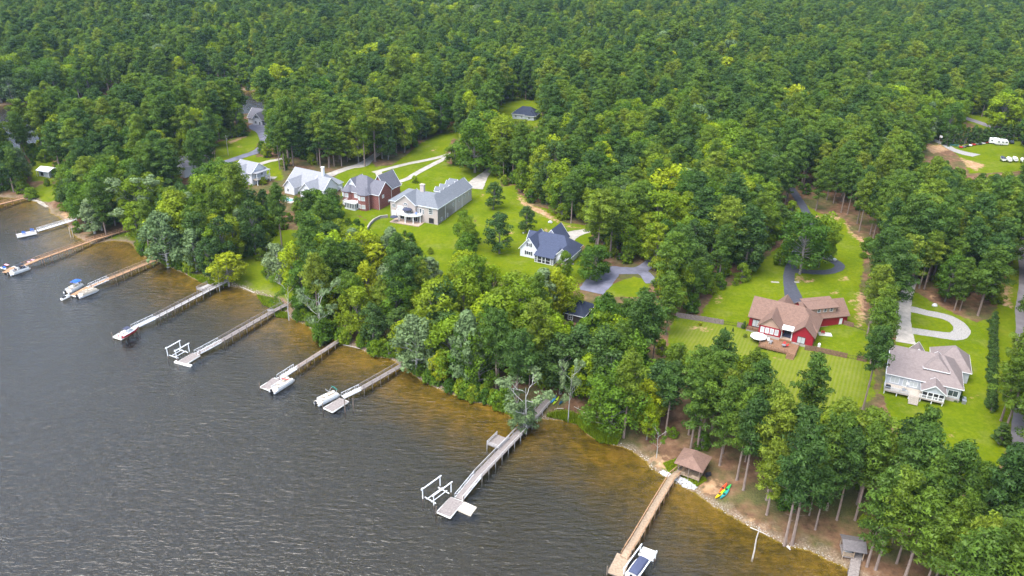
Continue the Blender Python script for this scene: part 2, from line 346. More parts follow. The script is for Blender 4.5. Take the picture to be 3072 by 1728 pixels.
n1=noise(t,.45,5,tc); n2=noise(t,.09,4,tc); n3=noise(t,3.,4,tc)
edge=math_(t,'MULTIPLY_ADD',math_(t,'SUBTRACT',n1,.5),1.1,sep.outputs[0])
lawnf=ramp(t,edge,[(.42,(0,0,0)),(.58,(1,1,1))])
straw=ramp(t,n1,[(.3,(.075,.045,.028)),(.55,(.15,.085,.05)),(.72,(.2,.13,.08))])
under=ramp(t,n2,[(.42,(0,0,0)),(.6,(.75,.75,.75))])
floor=mixc(t,under,straw,ramp(t,n3,[(.3,(.03,.05,.015)),(.7,(.085,.10,.03))]))
grass=ramp(t,n2,[(.3,(.080,.116,.002)),(.5,(.112,.145,.003)),(.7,(.145,.165,.004))])
grass=mixc(t,ramp(t,n1,[(.5,(0,0,0)),(.8,(.5,.5,.5))]),grass,(.13,.155,.018))
grass=mixc(t,ramp(t,n3,[(.35,(0,0,0)),(.75,(.35,.35,.35))]),grass,(.06,.092,.003))
n4=noise(t,.9,6,tc,.7); n5=noise(t,.16,5,tc,.65)
grass=mixc(t,ramp(t,n5,[(.52,(0,0,0)),(.74,(.7,.7,.7))]),grass,(.165,.165,.042))
grass=mixc(t,ramp(t,n4,[(.4,(.5,.5,.5)),(.62,(0,0,0))]),grass,(.058,.095,.006))
wv=node(t,'ShaderNodeTexWave'); wv.inputs['Scale'].default_value=.3; wv.inputs['Distortion'].default_value=5.; wv.inputs['Detail'].default_value=2; wv.inputs['Detail Scale'].default_value=.15
mpw=node(t,'ShaderNodeMapping'); mpw.inputs['Rotation'].default_value=(0,0,R(28)); t.links.new(tc,mpw.inputs[0]); t.links.new(mpw.outputs[0],wv.inputs[0])
stripe=mixc(t,ramp(t,wv.outputs[1],[(.3,(0,0,0)),(.7,(1,1,1))]),(.125,.142,.020),(.168,.168,.048))
grass=mixc(t,math_(t,'MULTIPLY',sep.outputs[2],.42),grass,stripe)
colr=mixc(t,lawnf,floor,grass)
soilf=ramp(t,math_(t,'MULTIPLY_ADD',math_(t,'SUBTRACT',noise(t,.7,5,tc),.5),1.6,sep.outputs[1]),[(.45,(0,0,0)),(.75,(1,1,1))])
colr=mixc(t,soilf,colr,ramp(t,n1,[(.3,(.22,.125,.065)),(.55,(.32,.205,.115)),(.75,(.42,.30,.19))]))
# lake bed and wet margin by true height
geo=node(t,'ShaderNodeNewGeometry'); sp=node(t,'ShaderNodeSeparateXYZ'); t.links.new(geo.outputs['Position'],sp.inputs[0])
bed=ramp(t,math_(t,'MULTIPLY_ADD',math_(t,'SUBTRACT',n2,.5),1.0,n1),[(.3,(.085,.060,.007)),(.5,(.14,.094,.010)),(.7,(.20,.126,.017))])
dz=math_(t,'MULTIPLY_ADD',sp.outputs[2],-.5,math_(t,'MULTIPLY',math_(t,'SUBTRACT',noise(t,.05,4,tc),.5),.5))
bed=mixc(t,ramp(t,dz,[(.3,(0,0,0)),(.95,(1,1,1))]),bed,(.050,.048,.034))
wet=ramp(t,math_(t,'MULTIPLY_ADD',math_(t,'SUBTRACT',n1,.5),.5,sp.outputs[2]),[(.02,(1,1,1)),(.16,(0,0,0))])
bank=ramp(t,math_(t,'MULTIPLY_ADD',math_(t,'SUBTRACT',noise(t,.3,5,tc),.5),2.2,sp.outputs[2]),[(.3,(1,1,1)),(.75,(0,0,0))])
colr=mixc(t,math_(t,'MULTIPLY',bank,.7),colr,ramp(t,n3,[(.3,(.09,.065,.045)),(.6,(.22,.17,.12)),(.75,(.36,.31,.24))]))
colr=mixc(t,wet,colr,bed)
t.links.new(colr,b.inputs['Base Color'])
bp=node(t,'ShaderNodeBump'); bp.inputs['Strength'].default_value=.5; bp.inputs['Distance'].default_value=.25; t.links.new(noise(t,2.2,5,tc),bp.inputs['Height']); t.links.new(bp.outputs[0],b.inputs['Normal'])
me.materials.append(gm)
ground=link('ground',me,kind='structure')

# ------------------------------------------------------------------ lake water: a body of murky water over the bed
wm=bpy.data.materials.new('lake_water'); wm.use_nodes=True; t=wm.node_tree; t.nodes.remove(t.nodes['Principled BSDF']); out=t.nodes['Material Output']
tcn=node(t,'ShaderNodeTexCoord').outputs['Object']
mp=node(t,'ShaderNodeMapping'); mp.inputs['Rotation'].default_value=(0,0,R(-20)); mp.inputs['Scale'].default_value=(.3,1.,1); t.links.new(tcn,mp.inputs[0])
wv1=noise(t,.95,3,mp.outputs[0],.55); wv2=noise(t,2.4,2,mp.outputs[0],.5); wv3=noise(t,.022,4,tcn,.65)
hgt_=math_(t,'ADD',math_(t,'MULTIPLY',wv1,1.),math_(t,'MULTIPLY',wv2,.3))
hgt_=math_(t,'MULTIPLY',hgt_,math_(t,'MULTIPLY_ADD',wv3,1.1,.3))
bp=node(t,'ShaderNodeBump'); bp.inputs['Strength'].default_value=.75; bp.inputs['Distance'].default_value=.72; t.links.new(hgt_,bp.inputs['Height'])
gl=node(t,'ShaderNodeBsdfGlossy'); gl.inputs['Roughness'].default_value=.23; t.links.new(bp.outputs[0],gl.inputs['Normal'])
tr=node(t,'ShaderNodeBsdfTransparent')
fr=node(t,'ShaderNodeFresnel'); fr.inputs['IOR'].default_value=1.6; t.links.new(bp.outputs[0],fr.inputs['Normal'])
ms=node(t,'ShaderNodeMixShader'); t.links.new(fr.outputs[0],ms.inputs[0]); t.links.new(tr.outputs[0],ms.inputs[1]); t.links.new(gl.outputs[0],ms.inputs[2])
t.links.new(ms.outputs[0],out.inputs['Surface'])
va=node(t,'ShaderNodeVolumeAbsorption'); va.inputs['Color'].default_value=(.80,.72,.42,1); va.inputs['Density'].default_value=.28
t.links.new(va.outputs[0],out.inputs['Volume'])
MB().box(-3400,900,-550,1200,-14,0).build('lake',wm,kind='structure')

# ------------------------------------------------------------------ roads and drives: strips laid on the ground
def catmull(P,n=6):
    P=[np.array(p,float) for p in P]; P=[2*P[0]-P[1]]+P+[2*P[-1]-P[-2]]; o=[]
    for i in range(1,len(P)-2):
        for k in range(n):
            s=k/n; a,b_,c,d=P[i-1:i+3]
            o.append(.5*((2*b_)+(-a+c)*s+(2*a-5*b_+4*c-d)*s*s+(-a+3*b_-3*c+d)*s**3))
    o.append(P[-2]); return np.array(o)
def strip(name,px,m,widths,lift=.07,cross=4):
    w=widths if isinstance(widths,(list,tuple)) else [widths]*len(px)
    g=G(*np.array(px,float).T)[:,:2]; c=catmull(np.column_stack([g,w]),7)
    d=np.gradient(c[:,:2],axis=0); d/=np.linalg.norm(d,axis=1)[:,None]+1e-9; nrm=np.stack([-d[:,1],d[:,0]],1)
    jit=1+.05*np.sin(np.arange(len(c))*1.7)*np.sin(np.arange(len(c))*.61)
    t_=np.linspace(-.5,.5,cross+1)
    P=c[:,None,:2]+nrm[:,None,:]*(c[:,2]*jit)[:,None,None]*t_[None,:,None]
    z=terrain(P[...,0],P[...,1])+lift
    n,k=P.shape[:2]; vs=np.concatenate([P,z[...,None]],-1).reshape(-1,3); ix=np.arange(n*k).reshape(n,k)
    fs=np.stack([ix[:-1,:-1],ix[:-1,1:],ix[1:,1:],ix[1:,:-1]],-1).reshape(-1,4)
    # a skirt down into the soil
    low=vs.copy(); low[:,2]-=.25; o=len(vs); fs=fs.tolist()
    for i in range(n-1):
        for e in (0,k-1): a=i*k+e; b_=(i+1)*k+e; fs.append([a,b_,b_+o,a+o])
    mb=MB(); mb.v=[tuple(v) for v in np.vstack([vs,low])]; mb.f=[tuple(f) for f in fs]
    return mb.build(name,m,kind='structure')
strip('road',[(3105,560),(3092,640),(3085,700),(3088,860),(3080,930),(3084,1026),(3082,1219),(3076,1340),(3080,1430)],ROADM,6.2)
strip('gravel_path',[(3078,1425),(3050,1470),(3020,1540),(3000,1600),(2985,1650)],GRAVEL,[5,4.6,4.2,3.6,3],.06)
strip('driveway',[(2388,915),(2374,870),(2367,842),(2369,815),(2385,770),(2410,720),(2428,670),(2412,625),(2390,590),(2370,560),(2345,530),(2320,505),(2290,480)],ASPH,[6.4,4.6,3.7,3.7,3.6,3.6,3.5,3.5,3.5,3.5,3.5,3.5,3.5])
strip('driveway',[(2380,812),(2415,814),(2447,817),(2485,816),(2512,808),(2519,797),(2504,785),(2471,771),(2441,757),(2405,742)],ASPH,3.3,.08)
strip('driveway',[(2718,1030),(2713,1000),(2710,960),(2712,920),(2722,880),(2735,840),(2744,800),(2752,760),(2765,720),(2780,680)],CONC,[5.4,4.8,4.2,4,3.6,3.4,3.4,3.4,3.4,3.4])
strip('gravel_path',[(2722,926),(2750,931),(2781,939),(2836,951),(2870,968),(2886,991),(2870,1008),(2836,1007),(2781,999),(2722,990)],GRAVEL,[4,3.8,3.6,3.8,4.2,4.6,4.4,4,3.7,3.8],.055)
strip('driveway',[(1120,518),(1162,507),(1221,492),(1281,480),(1338,466),(1380,450),(1420,425),(1450,400)],CONC,3.)
strip('driveway',[(1345,468),(1335,475),(1296,495),(1251,519),(1221,537),(1185,547),(1159,543),(1141,530),(1135,515)],CONC,3.,.08)
strip('garden_path',[(1203,549),(1190,558),(1176,568)],CONC,1.8,.06)
strip('driveway',[(1418,566),(1428,552),(1445,532),(1460,518),(1471,507),(1490,485),(1515,455),(1545,430)],CONC,[9,8,5.5,4,3.6,3.4,3.4,3.4])
strip('driveway',[(985,526),(1028,510),(1057,501),(1085,495),(1110,478),(1140,455)],CONC,[5,4.2,4.2,6,4,4])
strip('driveway',[(728,522),(750,509),(774,495),(807,484),(834,479),(873,470),(910,462)],CONC,3.4)
strip('driveway',[(785,531),(805,533),(828,534)],CONC,3.2)
strip('road',[(560,530),(610,508),(667,490),(700,479),(738,466),(765,457),(790,440),(796,420),(785,395),(771,378),(800,360),(850,350)],ASPHW,[5,5,5,5,5,5,5.2,5.6,6,9,6,5])
strip('driveway',[(1690,722),(1700,712),(1722,702),(1750,695),(1777,691),(1815,688),(1850,680)],CONC,[8,7.4,6,4.4,3.8,3.6,3.6])
strip('driveway',[(1772,876),(1798,846),(1832,814),(1870,812),(1915,811),(1945,794),(1975,765),(2010,735)],ASPHW,[8.5,9,7.5,5.6,5.2,4.4,4,3.8])
strip('driveway',[(1905,808),(1935,822),(1955,850)],ASPHW,4.2,.08)
strip('driveway',[(1395,340),(1429,329),(1470,312),(1506,297),(1545,288),(1600,280)],CONC,3.6)
strip('gravel_path',[(2795,418),(2831,432),(2856,447),(2892,459),(2930,467)],GRAVEL,[4,4,4.5,7,8])
strip('road',[(2840,338),(2895,354),(2935,367),(2965,377),(3010,392)],ROADM,5.5)

# ------------------------------------------------------------------ houses
def rot2(a): return math.cos(a),math.sin(a)
class House:
    """local frame: x along the lake front to the right, y away from the lake, z up from the ground"""
    def __init__(s,name,label,px,py,yaw,dz=0.,cat='house'):
        p=GP(px,py); s.o=thing(name,label,cat,(p.x,p.y,p.z+dz),R(yaw)); s.trim=WHITE
    def wall(s,m,x0,x1,y0,y1,z0,z1,name='wall'):
        return MB().box(x0,x1,y0,y1,z0,z1).build(name,m,s.o)
    def block(s,x0,x1,y0,y1,wall_h,rise,axis='x',e0=0.,e1=0.,wm=None,rm=None,z0=-1.2,over=.45,gm=None,trim=True):
        """walls with a gable (e=0) or hipped (e>0) roof; e0 at the low end of the ridge axis, e1 at the high end"""
        gm=gm or wm
        T=(lambda a,b,z:(a,b,z)) if axis=='x' else (lambda a,b,z:(b,a,z))
        a0,a1,b0,b1=(x0,x1,y0,y1) if axis=='x' else (y0,y1,x0,x1)
        hb=(b1-b0)/2; bc=(b0+b1)/2; sl=rise/hb
        w=MB(); w.box(x0,x1,y0,y1,z0,wall_h); wo=w.build('wall',wm,s.o)
        for e,a in ((e0,a0),(e1,a1)):
            if e==0:
                g=MB(); d=.01 if a==a0 else -.01; t_=.25 if a==a0 else -.25
                V=[T(q,b,z) for q in (a+d,a+d+t_) for b,z in ((b0+.03,wall_h),(b1-.03,wall_h),(bc,wall_h+rise-.05))]
                g.add(V,[(0,1,2),(5,4,3),(0,3,4,1),(1,4,5,2),(2,5,3,0)]); g.build('gable_wall',gm,s.o)
        th=.2; zo=wall_h-over*sl; r0=a0-over if e0==0 else a0+e0; r1=a1+over if e1==0 else a1-e1; zr=wall_h+rise
        A0,A1,B0,B1=a0-over,a1+over,b0-over,b1+over
        top=[T(A0,B0,zo+th),T(A1,B0,zo+th),T(A1,B1,zo+th),T(A0,B1,zo+th),T(r0,bc,zr+th),T(r1,bc,zr+th)]
        low=[(p[0],p[1],p[2]-th) for p in top]
        fs=[(0,1,5,4),(2,3,4,5)]; fs+=[(3,0,4)] if e0 else []; fs+=[(1,2,5)] if e1 else []
        rb=MB(); n=6; F_=fs+[tuple(i+n for i in f[::-1]) for f in fs]
        ed=[(0,1),(2,3)]+([(1,2)] if e1 else [(1,5),(5,2)])+([(3,0)] if e0 else [(3,4),(4,0)])
        F_+=[(i,i+n,j+n,j) for i,j in ed]; rb.add(top+low,F_); ro=rb.build('roof',rm,s.o)
        if trim:                                         # pale fascia boards along the eaves and rakes
            fb=MB()
            for i,j in ed: fb.bar(Vector(top[i])-Vector((0,0,th*.55)),Vector(top[j])-Vector((0,0,th*.55)),.09,.2)
            fb.build('fascia',s.trim,ro)
        return ro
    def win(s,x,y,z,w,h,face='f',nx=2,ny=2,pane=None,fm=None,shut=None,name='window',depth=.1):
        """face: f lake side (-y), b back, r right (+x), l left; x,y,z is the lower left seen from outside"""
        d={'f':(Vector((1,0,0)),Vector((0,-1,0))),'b':(Vector((-1,0,0)),Vector((0,1,0))),'r':(Vector((0,1,0)),Vector((1,0,0))),'l':(Vector((0,-1,0)),Vector((-1,0,0)))}
        u,n=d[face] if isinstance(face,str) else face
        o=Vector((x,y,z)); up=Vector((0,0,1)); fb=MB(); t_=.1
        def plate(mb,u0,u1,z0,z1,n0,n1):
            V=[o+u*a+up*c+n*q for q in (n0,n1) for a,c in ((u0,z0),(u1,z0),(u1,z1),(u0,z1))]
            mb.add(V,[(0,1,2,3),(7,6,5,4),(0,4,5,1),(1,5,6,2),(2,6,7,3),(3,7,4,0)])
        for a in ((0,w,0,t_),(0,w,h-t_,h),(0,t_,t_,h-t_),(w-t_,w,t_,h-t_)): plate(fb,*a,-.05,depth)
        for i in range(1,nx): plate(fb,w*i/nx-.03,w*i/nx+.03,t_,h-t_,-.05,depth-.02)
        for j in range(1,ny): plate(fb,t_,w-t_,h*j/ny-.03,h*j/ny+.03,-.05,depth-.03)
        wo=fb.build(name,fm or s.trim,s.o)
        pb=MB(); plate(pb,t_-.02,w-t_+.02,t_-.02,h-t_+.02,-.04,.03); pb.build('pane',pane or GLASS,wo)
        if shut:
            for a in (-.5,w+.05):
                sb=MB(); plate(sb,a,a+.45,0,h,-.04,.07); sb.build('shutter',shut,wo)
        return wo
    def door(s,x,y,z,w,h,face='f',m=None,name='door'):
        o=s.win(x,y,z,w,h,face,1,1,m or WHITE,None,None,name); return o
    def part(s,name,mb,m,kind=None): return mb.build(name,m,s.o,kind)
    def rail(s,pts,h=1.,m=None,step=.5,post=1.8,name='railing'):
        mb=MB()
        for a,b in zip(pts[:-1],pts[1:]):
            a=Vector(a); b=Vector(b); L=(b-a).length; up=Vector((0,0,1))
            mb.bar(a+up*h,b+up*h,.12,.06); mb.bar(a+up*.12,b+up*.12,.06,.06)
            for i in range(int(L/step)+1): q=a.lerp(b,min(1,i*step/L)); mb.bar(q+up*.1,q+up*h,.04,.04)
            for i in range(int(L/post)+2): q=a.lerp(b,min(1,i*post/L)); mb.bar(q,q+up*(h+.08),.1,.1)
        return mb.build(name,m or s.trim,s.o)
    def columns(s,pts,z0,z1,w=.22,m=None,name='column'):
        for x,y in pts: MB().box(x-w/2,x+w/2,y-w/2,y+w/2,z0,z1).build(name,m or s.trim,s.o)
    def deck(s,x0,x1,y0,y1,z,m,name='deck',board=.28):
        mb=MB(); n=max(2,int((x1-x0)/board))
        for i in range(n):
            a=x0+(x1-x0)*i/n; mb.box(a,a+(x1-x0)/n-.02,y0,y1,z-.06-(i%3)*.006,z)
        mb.box(x0,x1,y0+.02,y0+.1,z-.35,z-.07); mb.box(x0+.02,x0+.1,y0,y1,z-.35,z-.07); mb.box(x1-.1,x1-.02,y0,y1,z-.35,z-.07)
        return mb.build(name,m,s.o)
    def stairs(s,x0,x1,y,z,n=7,dy=-.3,m=None):
        mb=MB(); rise=z/n
        for i in range(n): mb.box(x0,x1,y+dy*(i+1),y+dy*i,z-rise*(i+1)-.05,z-rise*(i+1))
        for xx in (x0,x1-.06): mb.bar((xx+.03,y,z-.15),(xx+.03,y+dy*n,-.1),.07,.25); mb.bar((xx+.03,y,z+.9),(xx+.03,y+dy*n,.85),.07,.06); mb.bar((xx+.03,y+dy*n,-.2),(xx+.03,y+dy*n,.9),.09)
        return mb.build('stairs',m or s.trim,s.o)
def umbrella(loc,r,m,label,tilt=0):
    o=thing('patio_umbrella',label,'umbrella',loc); n=8
    MB().tube([(0,0,0),(0,0,2.5)],.03,6).build('pole',GREYM,o); MB().tube([(0,0,0),(0,0,.1)],[.3,.28],8).build('base',GREYM,o)
    mb=MB(); rim=[(r*math.cos(2*math.pi*k/n),r*math.sin(2*math.pi*k/n),2.0) for k in range(n)]
    mb.add([(0,0,2.65)]+rim+[(0,0,2.6)]+[(x,y,z-.22) for x,y,z in rim],[(0,k+1,(k+1)%n+1) for k in range(n)]+[(n+1,n+2+(k+1)%n,n+2+k) for k in range(n)]+[(k+1,n+2+k,n+2+(k+1)%n,(k+1)%n+1) for k in range(n)])
    mb.build('canopy',m,o); return o
def chair(loc,yaw,m,label,group=None,sc_=1.):
    """low slatted garden chair"""
    o=thing('garden_chair',label,'chair',loc,yaw,group); o.scale=(sc_,)*3
    st=MB(); [st.box(-.28,.28,-.3+.13*i,-.19+.13*i,.36+.02*(4-i)*0,.39) for i in range(5)]; st.build('seat',m,o)
    bk=MB(); [bk.bar((-.24+.12*i,.3,.36),(-.26+.13*i,.55,1.0),.1,.025,(0,1,0)) for i in range(5)]; bk.build('backrest',m,o)
    for sx in (-1,1):
        MB().box(sx*.33-.06,sx*.33+.06,-.36,.4,.56,.59).build('armrest',m,o)
        MB().bar((sx*.31,-.3,0),(sx*.31,-.3,.56),.06).build('leg',m,o); MB().bar((sx*.31,.34,0),(sx*.31,.3,.56),.06).build('leg',m,o)
    return o
def table(loc,m,label,r=.6,h=.72):
    o=thing('patio_table',label,'table',loc); MB().tube([(0,0,h-.05),(0,0,h)],r,12).build('top',m,o)
    for k in range(4): a=k*math.pi/2+.4; MB().bar((.1*math.cos(a),.1*math.sin(a),h-.06),(r*.75*math.cos(a),r*.75*math.sin(a),0),.05).build('leg',m,o)
    return o
ROOF_BR=shingle('brown_shingles',(.205,.128,.098),(.155,.095,.073)); ROOF_TP=shingle('taupe_shingles',(.235,.195,.185),(.18,.148,.142)); ROOF_NV=shingle('navy_shingles',(.062,.074,.120),(.048,.058,.095))
ROOF_GR=shingle('blue_grey_shingles',(.165,.176,.195),(.13,.14,.155)); ROOF_DG=shingle('grey_shingles',(.145,.142,.165),(.11,.11,.128)); ROOF_LG=shingle('light_grey_shingles',(.27,.275,.295),(.215,.22,.235)); ROOF_BK=shingle('dark_shingles',(.035,.042,.068),(.026,.032,.052))
SIDE_W=lapped('white_siding',(.60,.61,.64)); SIDE_G=lapped('pale_grey_siding',(.40,.43,.47)); SIDE_R=lapped('red_siding',(.27,.012,.022)); SIDE_T=lapped('tan_siding',(.40,.27,.20))
BRK_R=brick('red_brick',(.20,.035,.028),(.15,.028,.022),(.25,.17,.15)); BRK_T=brick('tan_brick',(.42,.35,.31),(.33,.27,.245),(.42,.39,.36)); STONE=brick('stone_veneer',(.33,.29,.25),(.24,.21,.19),(.38,.36,.33))
DECKW=mat('brown_deck_wood',(.21,.115,.065),.8,.2,3.); DECKP=mat('pale_deck_wood',(.42,.37,.31),.8,.12,3.); PATIO=mat('patio_stone',(.36,.27,.21),.9,.15,2.)
NAVY=mat('navy_canvas',(.045,.05,.085),.8,.15); REDP=mat('red_plastic',(.42,.03,.03),.5,.1); BLUEP=mat('blue_plastic',(.05,.16,.5),.5,.1); CREAM=mat('cream_vinyl',(.55,.49,.40),.5,.06); OFFW=mat('offwhite_canvas',(.6,.6,.58),.7,.06)

# J: grey house with the gravel loop
h=House('house','pale grey house with taupe roof, raised deck and screened gable porch by the gravel loop',2650,1158,-23.7)
h.block(.3,17.8,.2,15.6,4.1,4.4,'x',0,5.,SIDE_G,ROOF_TP); h.block(11.2,20.2,10.5,20.6,4.1,4.2,'x',4.6,4.2,SIDE_G,ROOF_TP)
h.block(8.6,14.2,3.1,8.4,6.5,2.3,'y',2.2,0,SIDE_W,ROOF_TP,z0=4.2,over=.35); h.block(5.5,9.2,13.,16.6,4.2,2.4,'y',0,0,SIDE_W,ROOF_TP)
h.block(8.7,14.0,-3.6,.4,3.3,1.9,'y',0,0,SIDE_G,ROOF_TP,z0=3.0,over=.35)
h.win(9.3,3.1,5.,1.,1.2,'f',1,1); h.win(12.3,3.1,5.,1.,1.2,'f',1,1,BLIND)
h.deck(0,14.2,-3.7,.2,1.1,DECKP); h.wall(STONE,.2,14,-.05,.18,-.9,1.04,'crawl_space_wall')
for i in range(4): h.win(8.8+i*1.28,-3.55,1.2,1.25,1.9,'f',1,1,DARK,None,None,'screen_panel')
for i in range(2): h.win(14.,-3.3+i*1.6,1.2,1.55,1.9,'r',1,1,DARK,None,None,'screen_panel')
h.columns([(.2,-3.5),(3.2,-3.5),(6.,-3.5),(8.8,-3.5),(11.4,-3.5),(13.9,-3.5)],-1.5,1.05,.18,name='deck_post')
h.rail([(.1,-.2,1.1),(.1,-3.6,1.1),(5.9,-3.6,1.1)],.95,SIDE_G,.16); h.rail([(8.3,-3.65,1.1),(14,-3.65,1.1)],.95,h.trim,.16); h.stairs(6.,8.2,-3.7,1.1,8,-.3,DECKP)
h.win(1.2,.2,1.5,2.2,1.9,'f',2,1,BLIND); h.door(4.2,.2,1.15,1.1,2.1,'f',BLIND); h.win(5.8,.2,1.5,2.0,1.7,'f',2,1,BLIND)
h.win(14.9,.2,1.3,2.4,1.8,'f',2,1,GLASS); h.wall(STONE,14.1,17.9,.05,.19,-.9,.9,'foundation'); h.win(17.8,3.,1.4,1.2,1.5,'r'); h.win(20.2,12.5,1.5,1.6,1.5,'r')
h.part('air_conditioner',MB().box(18.6,19.5,-.2,.7,-.1,.95).box(18.55,19.55,-.25,.75,.95,1.0),GREYM); h.part('air_conditioner',MB().box(18.6,19.5,1.2,2.1,-.1,.95).box(18.55,19.55,1.15,2.15,.95,1.0),GREYM)
def onhouse(h,x,y,z):
    a=h.o.rotation_euler[2]; c,s=math.cos(a),math.sin(a); l=h.o.location; return (l[0]+x*c-y*s,l[1]+x*s+y*c,l[2]+z)
ub=umbrella(onhouse(h,5.2,-1.6,1.1),.35,OFFW,'folded pale umbrella on the raised deck of the grey house'); table(onhouse(h,4.6,-2.3,1.1),GREYM,'small round table beside the folded umbrella on the grey deck',.45)
g_=thing('grill','black covered grill at the left end of the pale grey deck','grill',onhouse(h,.9,-2.6,1.1),h.o.rotation_euler[2]); MB().box(-.6,.6,-.3,.3,.1,.8).build('cabinet',BLACK,g_); MB().tube([(-.5,0,.85),(.5,0,.85)],.28,8).build('lid',BLACK,g_)

# I: red house
h=House('house','red house with brown hip roof, wooden lake deck and dormered garage wing',2234,1003,-27); h.trim=mat('brown_trim',(.17,.11,.085),.7,.1)
ft=1.2
h.block(0,19.,4.,15.,4.4,4.0,'x',0,5.,SIDE_R,ROOF_BR); h.block(3.6,9.8,.2,9.,4.2,3.0,'y',0,0,SIDE_R,ROOF_BR,gm=SIDE_T); h.block(13.2,18.9,.4,9.,4.2,2.7,'y',0,0,SIDE_R,ROOF_BR)
h.block(5.,11.,11.,16.6,4.4,3.4,'y',0,0,SIDE_R,ROOF_BR)
h.wall(STONE,3.4,10.,.02,.16,-1.,1.5,'stone_base'); h.wall(STONE,13,19.1,.2,.38,-1.,1.1,'stone_base')
for i in range(4): h.win(4.15+i*1.35,.2,2.0,1.05,1.75,'f',1,1,BLIND,WHITE)
h.win(14.6,.4,1.2,2.2,2.1,'f',2,1,BLIND,BLACK); h.win(1.0,4.,1.3,2.2,2.3,'f',2,1,BLIND,BLACK); h.deck(-.3,3.8,2.2,4.,1.1,DECKW,'balcony'); h.wall(STONE,-.2,3.6,2.4,3.95,-1.2,.75,'balcony_base'); h.rail([(-.2,3.9,1.1),(-.2,2.3,1.1),(3.5,2.3,1.1)],.9,BLACK,.3)
h.part('awning',MB().add([(9.9,.6,4.25),(13.1,.6,4.25),(13.1,3.,4.6),(9.9,3.,4.6),(9.9,.6,4.15),(13.1,.6,4.15),(13.1,3.,4.5),(9.9,3.,4.5)],[(0,1,2,3),(7,6,5,4),(0,4,5,1),(1,5,6,2),(2,6,7,3),(3,7,4,0)]),OFFW)
h.columns([(10.1,.7),(12.9,.7)],1.,4.1,.2,WHITE); h.deck(9.8,13.2,.4,4.,1.25,PATIO,'porch_floor'); h.win(10.4,4.,1.3,2.4,2.2,'f',3,1,GLASS)
h.deck(5.2,15.6,-6.4,.0,.75,DECKW); h.rail([(5.3,-.2,.75),(5.3,-6.3,.75),(13.2,-6.3,.75)],.9,DECKW,.5); h.rail([(15.5,-.2,.75),(15.5,-6.2,.75)],.9,DECKW,.5); h.stairs(13.3,15.4,-6.4,.75,6,-.32,DECKW)
h.columns([(5.4,-6.2),(8,-6.2),(10.6,-6.2),(13.1,-6.2),(15.4,-6.2)],-1.5,.4,.16,DECKW,'deck_post')
h.wall(DECKW,9.8,13.2,-.3,.35,.7,1.35,'porch_step')
hg=House('garage_wing','wing',2437,984,14); hg.trim=h.trim
hg.block(-3,11.4,0,8.6,3.4,3.4,'x',0,0,SIDE_R,ROOF_BR); hg.wall(SIDE_T,-1.6,7.6,.9,5.4,3.6,6.15,'dormer_wall')
hg.part('dormer_roof',MB().add([(-2.1,.35,6.1),(8.1,.35,6.1),(8.1,5.9,7.15),(-2.1,5.9,7.15),(-2.1,.35,5.92),(8.1,.35,5.92),(8.1,5.9,6.95),(-2.1,5.9,6.95)],[(0,1,2,3),(7,6,5,4),(0,4,5,1),(1,5,6,2),(2,6,7,3),(3,7,4,0)]),ROOF_BR)
for i in range(3): hg.win(1.2+i*2.1,.9,4.6,1.0,1.2,'f',1,2,None,WHITE)
hg.win(8.8,0,.25,.95,2.1,'f',1,1,WHITE,WHITE,None,'door'); hg.wall(CONC,-3.1,11.5,-.12,-.02,-.8,.2,'foundation'); hg.part('door_step',MB().box(8.4,10.2,-1.5,-.1,-.3,.15).box(8.6,10.,-.8,-.1,.15,.22),CONC)
def mat4(o): return Matrix.Translation(o.location)@Matrix.Rotation(o.rotation_euler[2],4,'Z')
rel=mat4(h.o).inverted()@mat4(hg.o)                 # the wing's parts belong to the same house
for c_ in list(hg.o.children): c_.parent=h.o; c_.matrix_basis=rel
bpy.data.objects.remove(hg.o)
um=umbrella(onhouse(h,4.3,-2.2,-.3),2.4,OFFW,'large white canopy umbrella beside the wooden deck of the red house')
for k,(x_,y_,a,mm,lb) in enumerate([(7.2,-2.2,20,OFFW,'white garden chair on the red house deck by the first fire table'),(7.9,-3.4,170,OFFW,'white garden chair turned back to the deck rail of the red house'),(11.6,-2.2,-10,REDP,'red garden chair facing the lake on the wooden deck'),(12.4,-2.9,-60,REDP,'red garden chair at the side of the second fire table'),(5.9,-.8,40,REDP,'red chair by the stone wall of the red house')]):
    chair(onhouse(h,x_,y_,.75),h.o.rotation_euler[2]+R(a),mm,lb)
table(onhouse(h,8.0,-2.9,.75),GREYM,'round dark fire table among white chairs on the wooden deck'); table(onhouse(h,11.7,-3.4,.75),GREYM,'round dark fire table among red chairs on the wooden deck')
sf=thing('porch_sofa','dark grey sofa under the white awning of the red house','sofa',onhouse(h,11.5,2.2,1.25),h.o.rotation_euler[2]+math.pi*0); MB().box(-1.,1.,-.4,.4,.1,.42).build('seat',NAVY,sf); MB().box(-1.,1.,.28,.45,.42,.85).build('backrest',NAVY,sf); [MB().box(s_*1.-.1,s_*1.+.1,-.4,.42,.1,.62).build('armrest',NAVY,sf) for s_ in (-1,1)]
st_=thing('water_softener','white upright tank beside the red house','tank',onhouse(h,20.6,2.2,0)); MB().tube([(0,0,0),(0,0,1.5),(0,0,1.75)],[.4,.42,.2],10).build('tank',WHITE,st_); MB().tube([(0,0,1.7),(0,0,1.9)],.08,6).build('valve',GREYM,st_)
ac=thing('air_conditioner','pale blue grey air conditioner by the corner of the red house','air conditioner',onhouse(h,19.9,.4,-.1),h.o.rotation_euler[2]); MB().box(-.45,.45,-.45,.45,0,.9).build('cabinet',GREYM,ac); MB().tube([(0,0,.9),(0,0,.95)],.35,10).build('fan_grille',DARK,ac)
